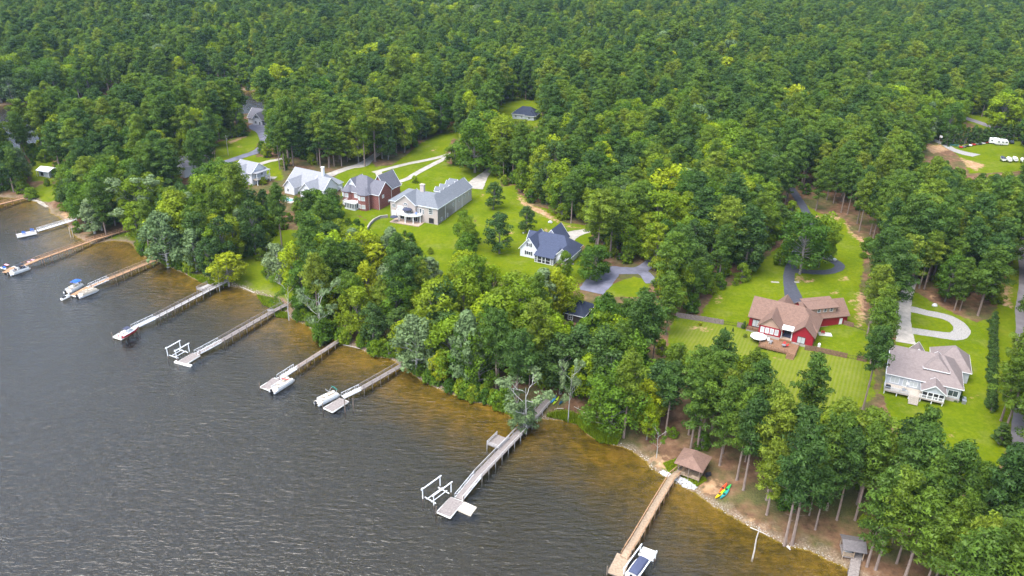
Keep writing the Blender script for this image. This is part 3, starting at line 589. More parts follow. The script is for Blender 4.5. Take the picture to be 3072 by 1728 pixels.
p=GP(2475,1003); mt=thing('outdoor_mat','pale patterned mat spread on the fenced lawn of the red house','mat',(p.x,p.y,p.z+.08),R(-8)); MB().box(-1.9,1.9,-1.1,1.1,-.05,0).build('mat',mat('mat_weave',(.38,.40,.33),.9,.3,2.),mt); [MB().box(-1.9,1.9,y_-.06,y_+.06,0,.006).build('stripe',OFFW,mt) for y_ in (-.9,0,.9)]
p=GP(2468,1001); chair((p.x,p.y,p.z+.1),R(160),REDP,'red chair standing on the pale mat behind the red house',None,1.3)

# G: white house with navy roof
h=House('house','white farmhouse with navy roof and screened lake porch on the central lawn',1557,767,-26)
h.block(.3,7.2,.2,10.,3.3,4.2,'y',0,0,SIDE_W,ROOF_NV); h.block(.8,18.6,2.,13.4,3.3,4.4,'x',4.6,4.6,SIDE_W,ROOF_NV); h.block(14.2,19.2,.2,10.4,3.2,2.7,'y',0,2.6,SIDE_W,ROOF_NV); h.block(4.,11.2,11.,19.,3.3,4.4,'y',0,0,SIDE_W,ROOF_NV); h.block(-1.,4.2,9.2,13.6,3.2,2.4,'x',0,0,SIDE_W,ROOF_NV)
# porch roof carried on from the main slope
h.part('porch_roof',MB().add([(6.9,-2.6,2.75),(14.5,-2.6,2.75),(14.5,3.4,4.9),(6.9,3.4,4.9),(6.9,-2.6,2.57),(14.5,-2.6,2.57),(14.5,3.4,4.7),(6.9,3.4,4.7)],[(0,1,2,3),(7,6,5,4),(0,4,5,1),(1,5,6,2),(2,6,7,3),(3,7,4,0)]),ROOF_NV)
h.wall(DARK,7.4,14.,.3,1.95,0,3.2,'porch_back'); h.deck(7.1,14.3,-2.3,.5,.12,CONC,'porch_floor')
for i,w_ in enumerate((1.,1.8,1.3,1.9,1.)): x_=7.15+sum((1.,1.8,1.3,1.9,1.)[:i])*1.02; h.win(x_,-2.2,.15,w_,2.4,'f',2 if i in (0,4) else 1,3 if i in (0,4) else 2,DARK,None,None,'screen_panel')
h.win(14.25,-2.15,.15,2.2,2.4,'r',2,2,DARK,None,None,'screen_panel')
h.win(2.7,.2,1.0,1.9,1.5,'f',2,1,GLASS,None,BLACK); h.win(3.3,.2,4.2,1.,1.4,'f',2,2,GLASS,None,BLACK); h.win(16.2,.2,1.,1.2,1.4,'f'); h.win(19.2,3.,1.,1.,1.3,'r'); h.door(19.2,7.,.1,.95,2.1,'r',CREAM); h.win(.8,5.,1.,1.2,1.3,'l')
ac=thing('air_conditioner','grey air conditioner by the right wall of the navy roofed house','air conditioner',onhouse(h,20.1,1.6,-.1),h.o.rotation_euler[2]); MB().box(-.45,.45,-.45,.45,0,.9).build('cabinet',GREYM,ac); MB().tube([(0,0,.9),(0,0,.95)],.35,10).build('fan_grille',DARK,ac)

# F: long tan brick house
h=House('house','long tan brick house with blue grey roof, white curved balcony and walk-out basement',1169,649,-23)
h.block(.4,21.6,.3,15.,6.9,3.1,'x',4.2,4.2,BRK_T,ROOF_GR); h.block(13.8,21.6,.35,30.,6.9,3.2,'y',4.2,0,BRK_T,ROOF_GR,z0=-1.2); h.block(3.4,12.2,-.5,8.,6.9,3.3,'y',0,0,BRK_T,ROOF_GR)
for y_ in (14.5,18.5,24.,26.6): h.block(12.6,16.,y_,y_+2.4,8.4,1.3,'x',0,0,SIDE_G,ROOF_GR,z0=6.9,over=.25)
ch=h.part('chimney',MB().box(10.2,11.8,7.,8.2,6.,12.6).box(10.05,11.95,6.85,8.35,12.6,12.85),BRK_T); h.part('roof_vent',MB().tube([(18,9,9.6),(18,9,10.9)],.12,6),WHITE)
h.door(.9,.3,0,2.7,2.9,'f',OFFW,'garage_door'); h.win(1.2,.3,4.2,1.7,1.3,'f',3,2); h.win(4.2,-.5,3.9,2.3,1.7,'f',3,2,BLIND); h.win(7.1,-.5,3.4,1.5,2.2,'f',2,1,GLASS)
aw=MB(); aw.add([(7.0,-.62,6.4)]+[(7.9+.95*math.cos(math.pi*(1-k/8)),-.62,6.4+.85*math.sin(math.pi*k/8)) for k in range(9)],[(0,*range(1,10))]); aw.build('arched_window',GLASS,h.o); am=MB(); [am.bar((7.9+.95*math.cos(math.pi*k/8),-.66,6.4+.85*math.sin(math.pi*k/8)),(7.9+.95*math.cos(math.pi*(k+1)/8),-.66,6.4+.85*math.sin(math.pi*(k+1)/8)),.1) for k in range(8)]; [am.bar((7.9,-.66,6.4),(7.9+.95*math.cos(math.pi*k/4),-.66,6.4+.85*math.sin(math.pi*k/4)),.06) for k in range(5)]; am.build('arch_frame',WHITE,h.o)
h.win(9.6,-.5,3.4,.7,1.9,'f',1,2); h.win(12.6,.3,3.4,.7,1.9,'f',1,2); h.win(13.6,.3,3.4,.9,2.2,'f',1,1); h.win(14.9,.3,3.4,.7,1.9,'f',1,2); h.win(17.6,.3,3.8,1.9,2.4,'f',3,3); h.win(17.6,.3,.1,2.4,2.4,'f',1,1,DARK,BRK_T,None,'garage_opening')
dk=[(4.0,-.5)]+[(9.5+5.4*math.cos(math.pi+math.pi*k/10),-.7-3.4*math.sin(math.pi*k/10)) for k in range(11)]+[(14.9,.2)]
h.part('balcony',MB().prism(dk,2.95,3.25),WHITE); h.rail([(x_,y_,3.25) for x_,y_ in dk[1:-1]],1.,WHITE,.25); h.columns([(4.3,-1.0),(6.2,-3.0),(9.5,-3.9),(12.6,-3.1),(14.6,-1.1)],-.5,3.,.3)
h.part('patio',MB().prism([(3.2,-5.2),(15.8,-4.6),(15.8,.2),(3.2,-.6)],-.9,.1),PATIO)
for i,x_ in enumerate((5.2,8.2,11.2)): h.win(x_,-.52 if x_<12 else .3,.2,1.9,2.3,'f',2,1,DARK)
for y_ in (3.,8.,13.): h.win(21.6,y_,.8 if y_<9 else 3.6,.9,1.4,'r',1,2)
for y_ in (18.,23.,27.): h.win(21.6,y_,4.,.9,1.5,'r',1,2)
for y_ in (6.5,15.5,21.): h.part('downspout',MB().box(21.6,21.72,y_,y_+.12,-.5,6.8),WHITE)
umbrella(onhouse(h,9.4,-2.,3.25),1.9,NAVY,'navy umbrella open over the white curved balcony of the tan house'); table(onhouse(h,9.4,-2.,3.25),GREYM,'round table under the navy balcony umbrella of the tan house',.7)
umbrella(onhouse(h,4.6,-4.2,.1),1.6,NAVY,'navy umbrella on the ground patio left of the curved balcony'); 
for k,(x_,a,lb) in enumerate([(8.,30,'dark chair left of the balcony table of the tan house'),(10.9,-30,'dark chair right of the balcony table of the tan house'),(12.9,0,'teal chair at the right end of the curved balcony')]): chair(onhouse(h,x_,-1.6,3.25),h.o.rotation_euler[2]+R(a),NAVY if k<2 else BLUEP,lb)
rw=thing('retaining_wall','low curved grey retaining wall on the lawn left of the tan brick house','wall',(0,0,0))
pts=[GP(*q) for q in [(1164,652),(1140,655),(1122,664),(1110,676),(1102,690)]]; mb=MB()
for a,b in zip(pts[:-1],pts[1:]):
    mb.bar(a+Vector((0,0,.35)),b+Vector((0,0,.35)),.4,1.3)
mb.build('wall_face',mat('block_wall',(.24,.22,.2),.9,.2,3.,bump=.3),rw); mb=MB(); [mb.bar(a+Vector((0,0,1.04)),b+Vector((0,0,1.04)),.5,.1) for a,b in zip(pts[:-1],pts[1:])]; mb.build('wall_cap',CONC,rw)

# E: red brick house
h=House('house','red brick two storey house with grey roof, white gable and flat roofed sunroom',1028,613,-28)
h.block(.3,13.,.3,12.5,6.6,5.2,'x',4.5,4.5,BRK_R,ROOF_DG); h.block(9.5,17.,2.4,11.,6.6,4.2,'x',2.5,0,BRK_R,ROOF_DG); h.block(.3,6.6,2.2,9.,7.2,3.8,'y',0,0,SIDE_W,ROOF_DG); h.block(8.,15.5,9.5,19.,6.4,5.4,'y',0,0,BRK_R,ROOF_DG)
def bay(h,cx,cy,r,z0,z1,zr,wm,rm):
    P=[(cx+r*math.cos(math.pi+math.pi*k/4),cy+r*.75*math.sin(math.pi+math.pi*k/4)) for k in range(5)]
    h.part('bay_wall',MB().prism(P,z0,z1),wm); Q=[(cx+(r+.35)*math.cos(math.pi+math.pi*k/4),cy+(r*.75+.35)*math.sin(math.pi+math.pi*k/4)) for k in range(5)]
    n=5; h.part('bay_roof',MB().add([(x,y,z1) for x,y in Q]+[(x,y,z1-.2) for x,y in Q]+[(cx,cy+1.2,zr)],[(k,k+1,10) for k in range(4)]+[(4,0,10)]+[(k,k+5,k+6,k+1) for k in range(4)]+[(9,8,7,6,5)]),rm)
    for k in (1,2):
        a,b=Vector((*P[k],0)),Vector((*P[k+1],0)); u=(b-a).normalized(); nrm=Vector((u.y,-u.x,0)); L=(b-a).length
        for zz in (.7,4.1):
            if z1>zz+1.8: h.win(a.x+u.x*.2,a.y+u.y*.2,zz,L-.4,1.7,(u,nrm),1,1,BLIND)
bay(h,2.6,.35,2.4,-1.2,6.5,9.,BRK_R,ROOF_DG); bay(h,11.,.35,2.7,-1.2,6.5,9.4,BRK_R,ROOF_DG)
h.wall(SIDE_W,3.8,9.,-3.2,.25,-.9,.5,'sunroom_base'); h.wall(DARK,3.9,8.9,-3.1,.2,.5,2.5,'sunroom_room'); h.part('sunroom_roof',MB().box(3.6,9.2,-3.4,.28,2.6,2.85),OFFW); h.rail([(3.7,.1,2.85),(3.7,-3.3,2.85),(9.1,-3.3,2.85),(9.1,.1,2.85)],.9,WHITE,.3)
for i in range(6): h.win(3.85+i*.85,-3.15,.45,.82,2.1,'f',1,1,GLASS,None,None,'sunroom_window')
for i in range(3): h.win(8.95,-3.1+i*1.05,.45,1.,2.1,'r',1,1,GLASS,None,None,'sunroom_window')
h.win(6.2,.3,4.,1.6,1.7,'f',2,1,BLIND); h.win(2.,2.2,7.3,.8,1.3,'f',1,2,BLIND); h.win(4.2,2.2,7.3,.8,1.3,'f',1,2,BLIND); h.win(17.,4.5,4.4,1.3,1.4,'r',2,1,BLIND); h.win(17.,8.4,1.6,.9,1.,'r',1,1,BLIND)
for x_,y_ in ((13.6,.3),(17.02,2.5),(17.02,10.9)): h.part('downspout',MB().box(x_-.06,x_+.06,y_-.08,y_+.04,-.6,6.6),WHITE)
h.part('garage_awning',MB().box(9.,10.2,19.05,20.2,3.,3.2),WHITE)

# D: white ranch house
h=House('house','white ranch house with light grey roof and a white chimney',856,580,-28)
h.block(-3.,17.2,5.,17.,3.6,4.6,'x',0,5.,SIDE_W,ROOF_LG); h.block(-.4,5.,.2,9.,3.5,2.8,'y',0,0,SIDE_W,ROOF_LG); h.block(9.,15.5,-.4,9.,3.5,3.2,'y',0,0,SIDE_W,ROOF_LG); h.block(11.5,18.,4.,13.,3.6,3.9,'x',0,0,SIDE_W,ROOF_LG,over=.4)
h.part('chimney',MB().box(12.2,13.2,9.8,10.8,6.,11.).box(12.05,13.35,9.65,10.95,11.,11.2),WHITE)
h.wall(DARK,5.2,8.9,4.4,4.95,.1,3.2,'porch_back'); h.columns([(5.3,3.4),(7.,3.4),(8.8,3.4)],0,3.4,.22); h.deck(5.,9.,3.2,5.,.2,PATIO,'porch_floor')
h.win(1.,.2,1.,1.2,1.5,'f'); h.win(10.4,-.4,1.,1.2,1.5,'f'); h.win(13.,-.4,1.,1.2,1.5,'f'); h.win(18.,6.,1.,1.2,1.5,'r'); h.part('pergola',MB().box(18.2,20.2,9.,9.2,2.6,2.75).box(18.2,20.2,12.8,13.,2.6,2.75).box(20.,20.15,9.,9.15,0,2.6).box(20.,20.15,12.8,12.95,0,2.6),WHITE)
p=GP(865,600); pl=thing('swimming_pool','small turquoise pool with pale deck below the white ranch house','pool',(p.x,p.y,p.z+.1),R(-28)); MB().box(-4,4,-2.6,2.6,-.9,.05).build('pool_deck',CONC,pl); MB().box(-2.4,2.4,-1.2,1.2,.05,.075).build('pool_water',mat('pool_water',(.14,.38,.42),.05,.1,.5,spec=.6),pl)

# C, B, A, L, K, H: half hidden houses
h=House('house','white two storey house with a right side balcony half hidden by trees',738,552,-28); h.block(-6,4,0,9,5.6,3.4,'x',0,0,SIDE_W,ROOF_LG); h.block(-4,1.,-2.,4.,5.6,2.4,'y',0,0,SIDE_W,ROOF_LG); h.deck(4.,6.6,.5,8.5,2.8,DECKP,'balcony'); h.rail([(6.5,.6,2.8),(6.5,8.4,2.8)],.95,WHITE,.25); h.columns([(6.4,.7),(6.4,4.5),(6.4,8.3)],-.8,5.5,.22); h.part('balcony_roof',MB().box(3.9,6.9,.2,8.8,5.55,5.75),ROOF_LG); h.win(4.,2.,3.3,1.2,1.5,'r'); h.win(4.,5.5,3.3,1.2,1.5,'r'); h.win(4.,2.,.6,1.2,1.5,'r',2,2,DARK); h.win(-2.5,-2.,3.2,1.4,1.6,'f')
h=House('house','white gabled house with grey roof almost buried in trees',545,530,-40); h.block(-5,3.,0,13,5.2,3.6,'y',0,0,SIDE_W,ROOF_DG); h.win(-2.6,0,3.1,1.3,1.5,'f',2,2,BLIND); h.win(0,0,.8,1.3,1.5,'f'); h.win(3.,4.,3.1,1.2,1.5,'r')
h=House('shed','open sided shed with a bright white metal roof among trees',118,528,-18,0,'shed'); h.block(0,6.,0,5.,2.9,.9,'x',0,0,SIDE_G,mat('white_metal_roof',(.75,.77,.8),.35,.04),over=.7,z0=-.5); h.win(1.,0,.2,2.,2.1,'f',1,1,DARK,WHITE,None,'doorway'); h.columns([(-.5,-.6),(6.4,-.6)],-.6,2.7,.15)
h=House('house','white house with dark roof and front gable beside the back cove',748,372,-20); h.block(-2,12,2,12,3.4,4.2,'x',0,0,SIDE_W,ROOF_DG); h.block(3.,9.,-.5,7.,3.4,3.4,'y',0,0,SIDE_W,ROOF_DG); h.win(5.4,-.5,4.,1.2,1.4,'f',2,2,GLASS,None,BLACK); h.win(4.2,-.5,.9,1.5,1.5,'f'); h.door(7.2,-.5,.1,1.,2.1,'f',DARK); h.columns([(9.4,-.4),(11.8,-.4)],0,3.,.2); h.part('porch_roof',MB().box(9,12.3,-.8,2.1,3.0,3.2),ROOF_DG)
h=House('house','dark hip roofed house with grey walls in a forest clearing',1536,356,-16); h.block(0,14.,0,11.,3.,3.4,'x',4.6,4.6,SIDE_G,ROOF_BK); h.block(8.,13.4,-1.6,4.,3.,2.,'y',2.4,0,SIDE_G,ROOF_BK); h.win(1.5,0,1.,1.4,1.3,'f'); h.win(5.,0,1.,1.4,1.3,'f'); h.win(9.8,-1.6,1.,1.6,1.3,'f',2,2)
h=House('house','dark roofed cabin nearly hidden behind lakeside trees',1694,962,-25); h.block(-5,6.,0,9.,3.,2.8,'x',3.6,3.6,mat('dark_wood_siding',(.05,.04,.035),.8,.2),ROOF_BK); h.win(1.,0,.8,1.6,1.5,'f'); h.win(-3,0,.8,1.6,1.5,'f'); h.rail([(-5,-2.,.1),(6,-2.,.1)],1.,DECKW,.4); h.deck(-5,6,-2.1,0,.1,DECKW)
BARKW_=mat('driftwood',(.40,.36,.31),.9,.18,2.,bump=.3,stretch=(3,3,.6))

# ------------------------------------------------------------------ docks
W_OR=mat('orange_brown_planks',(.34,.20,.11),.85,.18,2.5,stretch=(1,1,1)); W_GR=mat('weathered_grey_planks',(.225,.195,.18),.9,.22,2.5); W_PL=mat('pale_grey_planks',(.35,.335,.325),.9,.15,2.5); W_TN=mat('tan_planks',(.31,.23,.155),.88,.18,2.5); PILE=mat('wet_piling',(.16,.125,.10),.9,.25,2.); FOAM=mat('white_float',(.66,.66,.62),.6,.08); RAILB=mat('rail_wood',(.33,.24,.16),.9,.2,2.)
def planks(mb,a,b,w,board=.3,th=.07,skip=0):
    """boards laid across the walk from a to b"""
    a=Vector(a); b=Vector(b); L=(b-a).length; n=max(1,int(L/board)); d=(b-a)/n; hd=Vector((d.x,d.y,0)).normalized(); s=Vector((hd.y,-hd.x,0))
    for i in range(n):
        c=a+d*(i+.5); ww=w/2+random.uniform(-.02,.03); dz=random.uniform(-.008,.008); bl=d*.47
        P=[c-bl-s*ww,c+bl-s*ww,c+bl+s*ww,c-bl+s*ww]
        mb.add([p+Vector((0,0,dz-th)) for p in P]+[p+Vector((0,0,dz)) for p in P],[(3,2,1,0),(4,5,6,7),(0,1,5,4),(1,2,6,5),(2,3,7,6),(3,0,4,7)])
    return mb
def dock(label,path,w,deck,ramp=None,float_=None,rails=(1,1),railm=None,rampm=None,floatm=None,step=3.,plat=None,railh=.95,truss=True,name='dock',bumper=True):
    """path: points of the fixed walk (world); ramp: end point; float_: four corners of the floating deck"""
    railm=railm or RAILB; path=[Vector(p) for p in path]; o=thing(name,label,'dock',tuple(path[0]))
    inv=-path[0]; P=[p+inv for p in path]
    pm=MB(); [planks(pm,a,b,w) for a,b in zip(P[:-1],P[1:])]; pm.build('deck_planks',deck,o,'stuff')
    st=MB()
    for a,b in zip(P[:-1],P[1:]):
        d=(b-a).normalized(); s=Vector((d.y,-d.x,0)).normalized()
        for k in (-1,1): st.bar(a+s*k*(w/2-.12)-Vector((0,0,.2)),b+s*k*(w/2-.12)-Vector((0,0,.2)),.08,.24)
    st.build('stringer',PILE,o)
    tot=sum((b-a).length for a,b in zip(P[:-1],P[1:])); acc=0
    for a,b in zip(P[:-1],P[1:]):
        L=(b-a).length; d=(b-a)/L; s=Vector((d.y,-d.x,0)).normalized(); t_=(step-acc%step)%step if acc else 0
        while t_<=L+.01:
            c=a+d*t_
            for k in (-1,1):
                r_=rails[0 if k>0 else 1]; top=c+s*k*(w/2+.02); bot=hgtw(path[0].x+top.x,path[0].y+top.y)-.8-path[0].z
                MB().bar(top+Vector((0,0,(railh+.05) if r_ else .05)),(top.x,top.y,bot),.14 if r_ else .16).build('post',railm if r_ else PILE,o)
            t_+=step
        for k,r_ in ((1,rails[0]),(-1,rails[1])):
            if r_:
                rm_=MB(); off=s*k*(w/2+.02)
                for z_,h_ in ((railh,.06),(railh*.55,.1)): rm_.bar(a+off+Vector((0,0,z_)),b+off+Vector((0,0,z_)),.14 if z_==railh else .04,h_)
                rm_.build('handrail',railm,o)
        acc+=L
    end=P[-1]
    if ramp is not None:
        e=Vector(ramp)+inv; rw_=w*.95; rb=MB(); planks(rb,end,e,rw_,.3); rb.build('ramp_planks',rampm or deck,o,'stuff')
        d=(e-end).normalized(); s=Vector((d.y,-d.x,0)).normalized(); L=(e-end).length
        for k in (-1,1):
            tb=MB(); off=s*k*rw_/2; up=Vector((0,0,railh)); tb.bar(end+off+up,e+off+up,.07); tb.bar(end+off-Vector((0,0,.1)),e+off-Vector((0,0,.1)),.08,.2)
            n=max(3,int(L/1.2))
            for i in range(n+1):
                c=end.lerp(e,i/n)+off; tb.bar(c,c+up,.05)
                if truss and i<n: c2=end.lerp(e,(i+1)/n)+off; tb.bar(c if i%2 else c+up,c2+up if i%2 else c2,.04)
            tb.build('ramp_railing',ALU if rampm is not None or truss else railm,o)
    for j,fl in enumerate(float_ or []):
        c=[Vector(q)+inv for q in fl]; fb=MB(); a=(c[0]+c[3])/2; b=(c[1]+c[2])/2
        planks(fb,a,b,((c[3]-c[0]).length+(c[2]-c[1]).length)/2,.3); fb.build('float_deck',floatm or deck,o,'stuff')
        ed=MB()
        for q,r_ in zip(c,c[1:]+c[:1]): ed.bar(q-Vector((0,0,.16)),r_-Vector((0,0,.16)),.16,.3)
        ed.build('float_edge',FOAM if bumper else PILE,o)
        fm=MB(); m_=sum(c,Vector())/4; fm.add([q.lerp(m_,.06)+Vector((0,0,-.12)) for q in c]+[q.lerp(m_,.06)+Vector((0,0,-.6)) for q in c],[(0,1,2,3),(7,6,5,4),(0,4,5,1),(1,5,6,2),(2,6,7,3),(3,7,4,0)]); fm.build('float_body',PILE,o)
        for q in (c[0],c[2]): q=q.lerp(m_,-.03); MB().tube([(q.x,q.y,-3.-path[0].z),(q.x,q.y,q.z+1.5)],.11,7).build('mooring_pile',PILE,o)
    if plat:
        c=[Vector(q)+inv for q in plat]; fb=MB(); planks(fb,(c[0]+c[3])/2,(c[1]+c[2])/2,(c[3]-c[0]).length,.3); fb.build('platform_planks',deck,o,'stuff')
        for a,b in ((c[0],c[1]),(c[1],c[2]),(c[3],c[0])):
            rm_=MB()
            for z_ in (railh,railh*.6,railh*.3): rm_.bar(a+Vector((0,0,z_)),b+Vector((0,0,z_)),.12,.07)
            rm_.build('handrail',railm,o)
        for q in c: MB().bar(q+Vector((0,0,railh+.05)),(q.x,q.y,-3.5-path[0].z),.16).build('post',railm,o)
    return o
def hgtw(x,y): return float(terrain(np.array([x]),np.array([y]))[0])
Z1,ZF=1.35,.55
def pw(pts,z=Z1): return [W(x,y,z) for x,y in pts]
def quad(pts,z=ZF): return [W(x,y,z) for x,y in pts]
dock('orange brown dock running off from the riprap shore',pw([(80,592),(30,604),(-40,622)]),1.5,W_OR,railm=W_OR)
dock('white aluminium truss gangway with a small white float and blue chairs',pw([(226,657),(218,660)],1.6),1.3,ALU,W(112,692,ZF+.1),[quad([(110,700),(52,712),(50,702),(106,690)])],railm=ALU,rampm=ALU,floatm=W_PL)
dock('long orange brown dock ending at the black topped pontoon boat',pw([(376,691),(290,716),(115,778)],1.6),1.5,W_OR,W(64,799,ZF+.1),[quad([(62,808),(40,823),(12,814),(40,798)])],railm=W_OR,truss=False)
dock('tan brown dock ending between two pontoon boats',pw([(474,776),(400,806),(324,837)],1.5),1.6,W_OR,W(268,861,ZF+.1),[quad([(274,865),(226,889),(212,884),(262,858)])],railm=W_TN,rampm=W_OR)
dock('pale grey dock with a railed side bump-out and the red boat lift',pw([(702,831),(620,873),(463,954)]),1.5,W_PL,W(397,985,ZF+.1),[quad([(408,990),(364,1018),(338,1010),(385,982)])],railm=W_GR,plat=[W(609,874,Z1),W(590,867,Z1),W(622,851,Z1),W(640,858,Z1)],rampm=W_PL)
dock('weathered dark grey dock with the empty white boat lift and wide bench end',pw([(858,913),(815,935),(659,1024)]),1.7,W_GR,W(588,1062,ZF+.1),[quad([(600,1066),(558,1092),(534,1084),(577,1059)])],railm=W_GR,rampm=W_GR)
dock('brown grey dock with white ramp and one pale rail',pw([(1056,994),(980,1045),(886,1104)]),1.5,W_GR,W(836,1136,ZF+.1),[quad([(838,1140),(812,1172),(780,1160),(824,1133)])],rails=(0,1),railm=W_TN,rampm=W_PL)
dock('short grey dock with two mooring poles beside the green topped boat',pw([(1204,1095),(1140,1132),(1080,1166)]),1.5,W_GR,W(1028,1191,ZF+.1),[quad([(1046,1204),(998,1236),(970,1223),(1019,1194)])],railm=W_GR,rampm=W_PL)
dock('longest grey dock with a railed square platform halfway and a square float',pw([(1646,1199),(1573,1282),(1432,1428)]),2.1,W_GR,W(1376,1496,ZF+.1),[quad([(1390,1504),(1351,1553),(1310,1535),(1352,1491)])],railm=W_PL,plat=[W(1496,1347,Z1),W(1461,1333,Z1),W(1491,1304,Z1),W(1527,1317,Z1)],rampm=W_GR)
dock('tan dock from the gazebo with a dog-leg and wide fixed end deck',pw([(2050,1405),(2016,1432),(1960,1525),(1904,1621),(1884,1652)],1.5),1.6,W_TN,W(1872,1672,ZF+.45),[quad([(1893,1668),(1868,1735),(1822,1715),(1852,1663)],.8)],railm=W_OR,truss=False,bumper=False,floatm=W_TN)
dock('grey boardwalk leading from the small grey roofed dock shed',pw([(2573,1652),(2566,1690),(2556,1745),(2545,1800)],1.3),1.9,W_GR,rails=(0,0))
# ------------------------------------------------------------------ boats
SILV=mat('boat_aluminium',(.55,.57,.6),.3,.08,metal=.4); BWHITE=mat('boat_gelcoat',(.72,.72,.70),.3,.04,spec=.5); BBLUE=mat('blue_canvas',(.02,.10,.55),.7,.1); BGREEN=mat('green_canvas',(.01,.13,.10),.7,.1); BNAVY=mat('navy_cover',(.055,.065,.115),.75,.12); BRED=mat('red_hull',(.32,.03,.04),.35,.1)
def boatbase(label,a,b,L,z,name,cat):
    """a: stern pixel, b: bow pixel on the water"""
    A=W(*a,z); B=W(*b,z); d=B-A; yaw=math.atan2(d.y,d.x); c=(A+B)/2; c.z=z; return thing(name,label,cat,tuple(c),yaw)
def pontoon(label,a,b,top=None,seat=CREAM,side=BWHITE,z=0.,L=7.,w=2.5,topx=(-.6,1.6),frame_only=False):
    o=boatbase(label,a,b,L,z,'pontoon_boat','boat'); x0,x1=-L/2,L/2
    for k in (-1,1):
        MB().tube([(x0,k*.9,.2),(x0+.15,k*.9,.2),(x1-1.2,k*.9,.2),(x1-.4,k*.9,.3),(x1,k*.9,.48)],[.28,.33,.33,.26,.06],9).build('pontoon',SILV,o,smooth=True)
    MB().box(x0+.1,x1-.25,-w/2,w/2,.52,.62).build('deck',mat('boat_carpet',(.42,.38,.33),.95,.12,4.),o)
    fence=MB(); t_=.05
    fence.box(x0+1.1,x1-.7,-w/2,-w/2+t_,.62,1.25).box(x0+1.1,x1-.7,w/2-t_,w/2,.62,1.25).box(x1-.75,x1-.7,-w/2,-.4,.62,1.25).box(x1-.75,x1-.7,.4,w/2,.62,1.25).box(x0+1.1,x0+1.15,-w/2,w/2-.8,.62,1.25); fence.build('fence_panel',side,o)
    for (xa,xb,ya,yb) in ((x1-2.6,x1-.9,-w/2+.1,-w/2+.75),(x1-2.6,x1-.9,w/2-.75,w/2-.1),(x0+1.25,x0+1.95,-w/2+.1,w/2-.9),(x0+1.25,x0+3.2,-w/2+.1,-w/2+.75)):
        s=MB(); s.box(xa,xb,ya,yb,.62,1.02); by=ya if ya<0 else yb; s.box(xa,xb,by-.08 if by>0 else by,by if by>0 else by+.08,1.02,1.36); s.build('bench_seat',seat,o)
    cs=MB(); cs.loft([[(-.1,.35,.62),(.6,.35,.62),(.6,1.05,.62),(-.1,1.05,.62)],[(0,.4,1.45),(.5,.4,1.3),(.5,1.,1.3),(0,1.,1.45)]]); cs.build('console',side,o)
    ch_=MB(); ch_.box(-.95,-.45,.4,.95,1.0,1.1).box(-1.0,-.9,.4,.95,1.1,1.6).tube([(-.7,.67,.62),(-.7,.67,1.)],.07,6); ch_.build('captain_chair',seat,o)
    om=MB(); om.loft([[(x0-.35,-.22,.75),(x0+.1,-.22,.75),(x0+.1,.22,.75),(x0-.35,.22,.75)],[(x0-.45,-.24,1.05),(x0+.12,-.24,1.05),(x0+.12,.24,1.05),(x0-.45,.24,1.05)],[(x0-.35,-.15,1.3),(x0,-.15,1.3),(x0,.15,1.3),(x0-.35,.15,1.3)]]).box(x0-.3,x0-.08,-.08,.08,-.3,.75); om.build('outboard_motor',BLACK,o)
    if top:
        fr=MB()
        for k in (-1,1):
            for xx in topx: fr.tube([(sum(topx)/2,k*w/2,1.25),(xx,k*(w/2-.05),2.55)],.03,5)
        for xx in topx: fr.tube([(xx,-w/2+.05,2.55),(xx,0,2.72),(xx,w/2-.05,2.55)],.03,5)
        fo=fr.build('bimini_frame',SILV,o)
        if not frame_only:
            n=5; secs=[]
            for i in range(n+1):
                xx=topx[0]-.1+(topx[1]-topx[0]+.2)*i/n; s_=.05*math.sin(math.pi*i/n)
                secs.append([(xx,-w/2,2.5+s_),(xx,-w/4,2.68+s_),(xx,0,2.74+s_),(xx,w/4,2.68+s_),(xx,w/2,2.5+s_),(xx,w/4,2.63+s_),(xx,0,2.69+s_),(xx,-w/4,2.63+s_)])
            MB().loft(secs).build('bimini_top',top,o)
        else: MB().tube([(topx[1],-w/2+.05,2.6),(topx[1],0,2.78),(topx[1],w/2-.05,2.6)],.14,7).build('folded_top',top,o)
    return o
pontoon('pontoon boat with black top at the end of the long orange brown dock',(28,826),(88,806),BLACK,NAVY,BWHITE)
pontoon('pontoon boat under a bright blue top at the tan brown dock',(196,884),(248,855),BBLUE,CREAM,BWHITE,topx=(.2,2.6))
pontoon('open cream pontoon boat without top at the tan brown dock',(236,893),(290,872),None,CREAM,CREAM)
pontoon('open white pontoon boat with a red towel at the white ramp dock',(816,1179),(876,1141),None,CREAM,BWHITE,L=7.6)
pontoon('white pontoon boat with a folded dark green top at the short dock',(946,1217),(1018,1183),BGREEN,CREAM,BWHITE,topx=(.4,2.4),frame_only=True)
def towel(): 
    p=W(855,1137,1.5); o=thing('red_towel','red towel draped across the bow of the open white pontoon boat','towel',tuple(p),R(-15)); mb=MB(); mb.loft([[(-1.+.25*i,-.18,.05*math.sin(i)),(-1.+.25*i,.18,.05*math.cos(i)),(-1.+.25*i,.18,-.03+.05*math.cos(i)),(-1.+.25*i,-.18,-.03+.05*math.sin(i))] for i in range(9)]); mb.build('cloth',REDP,o)
towel()
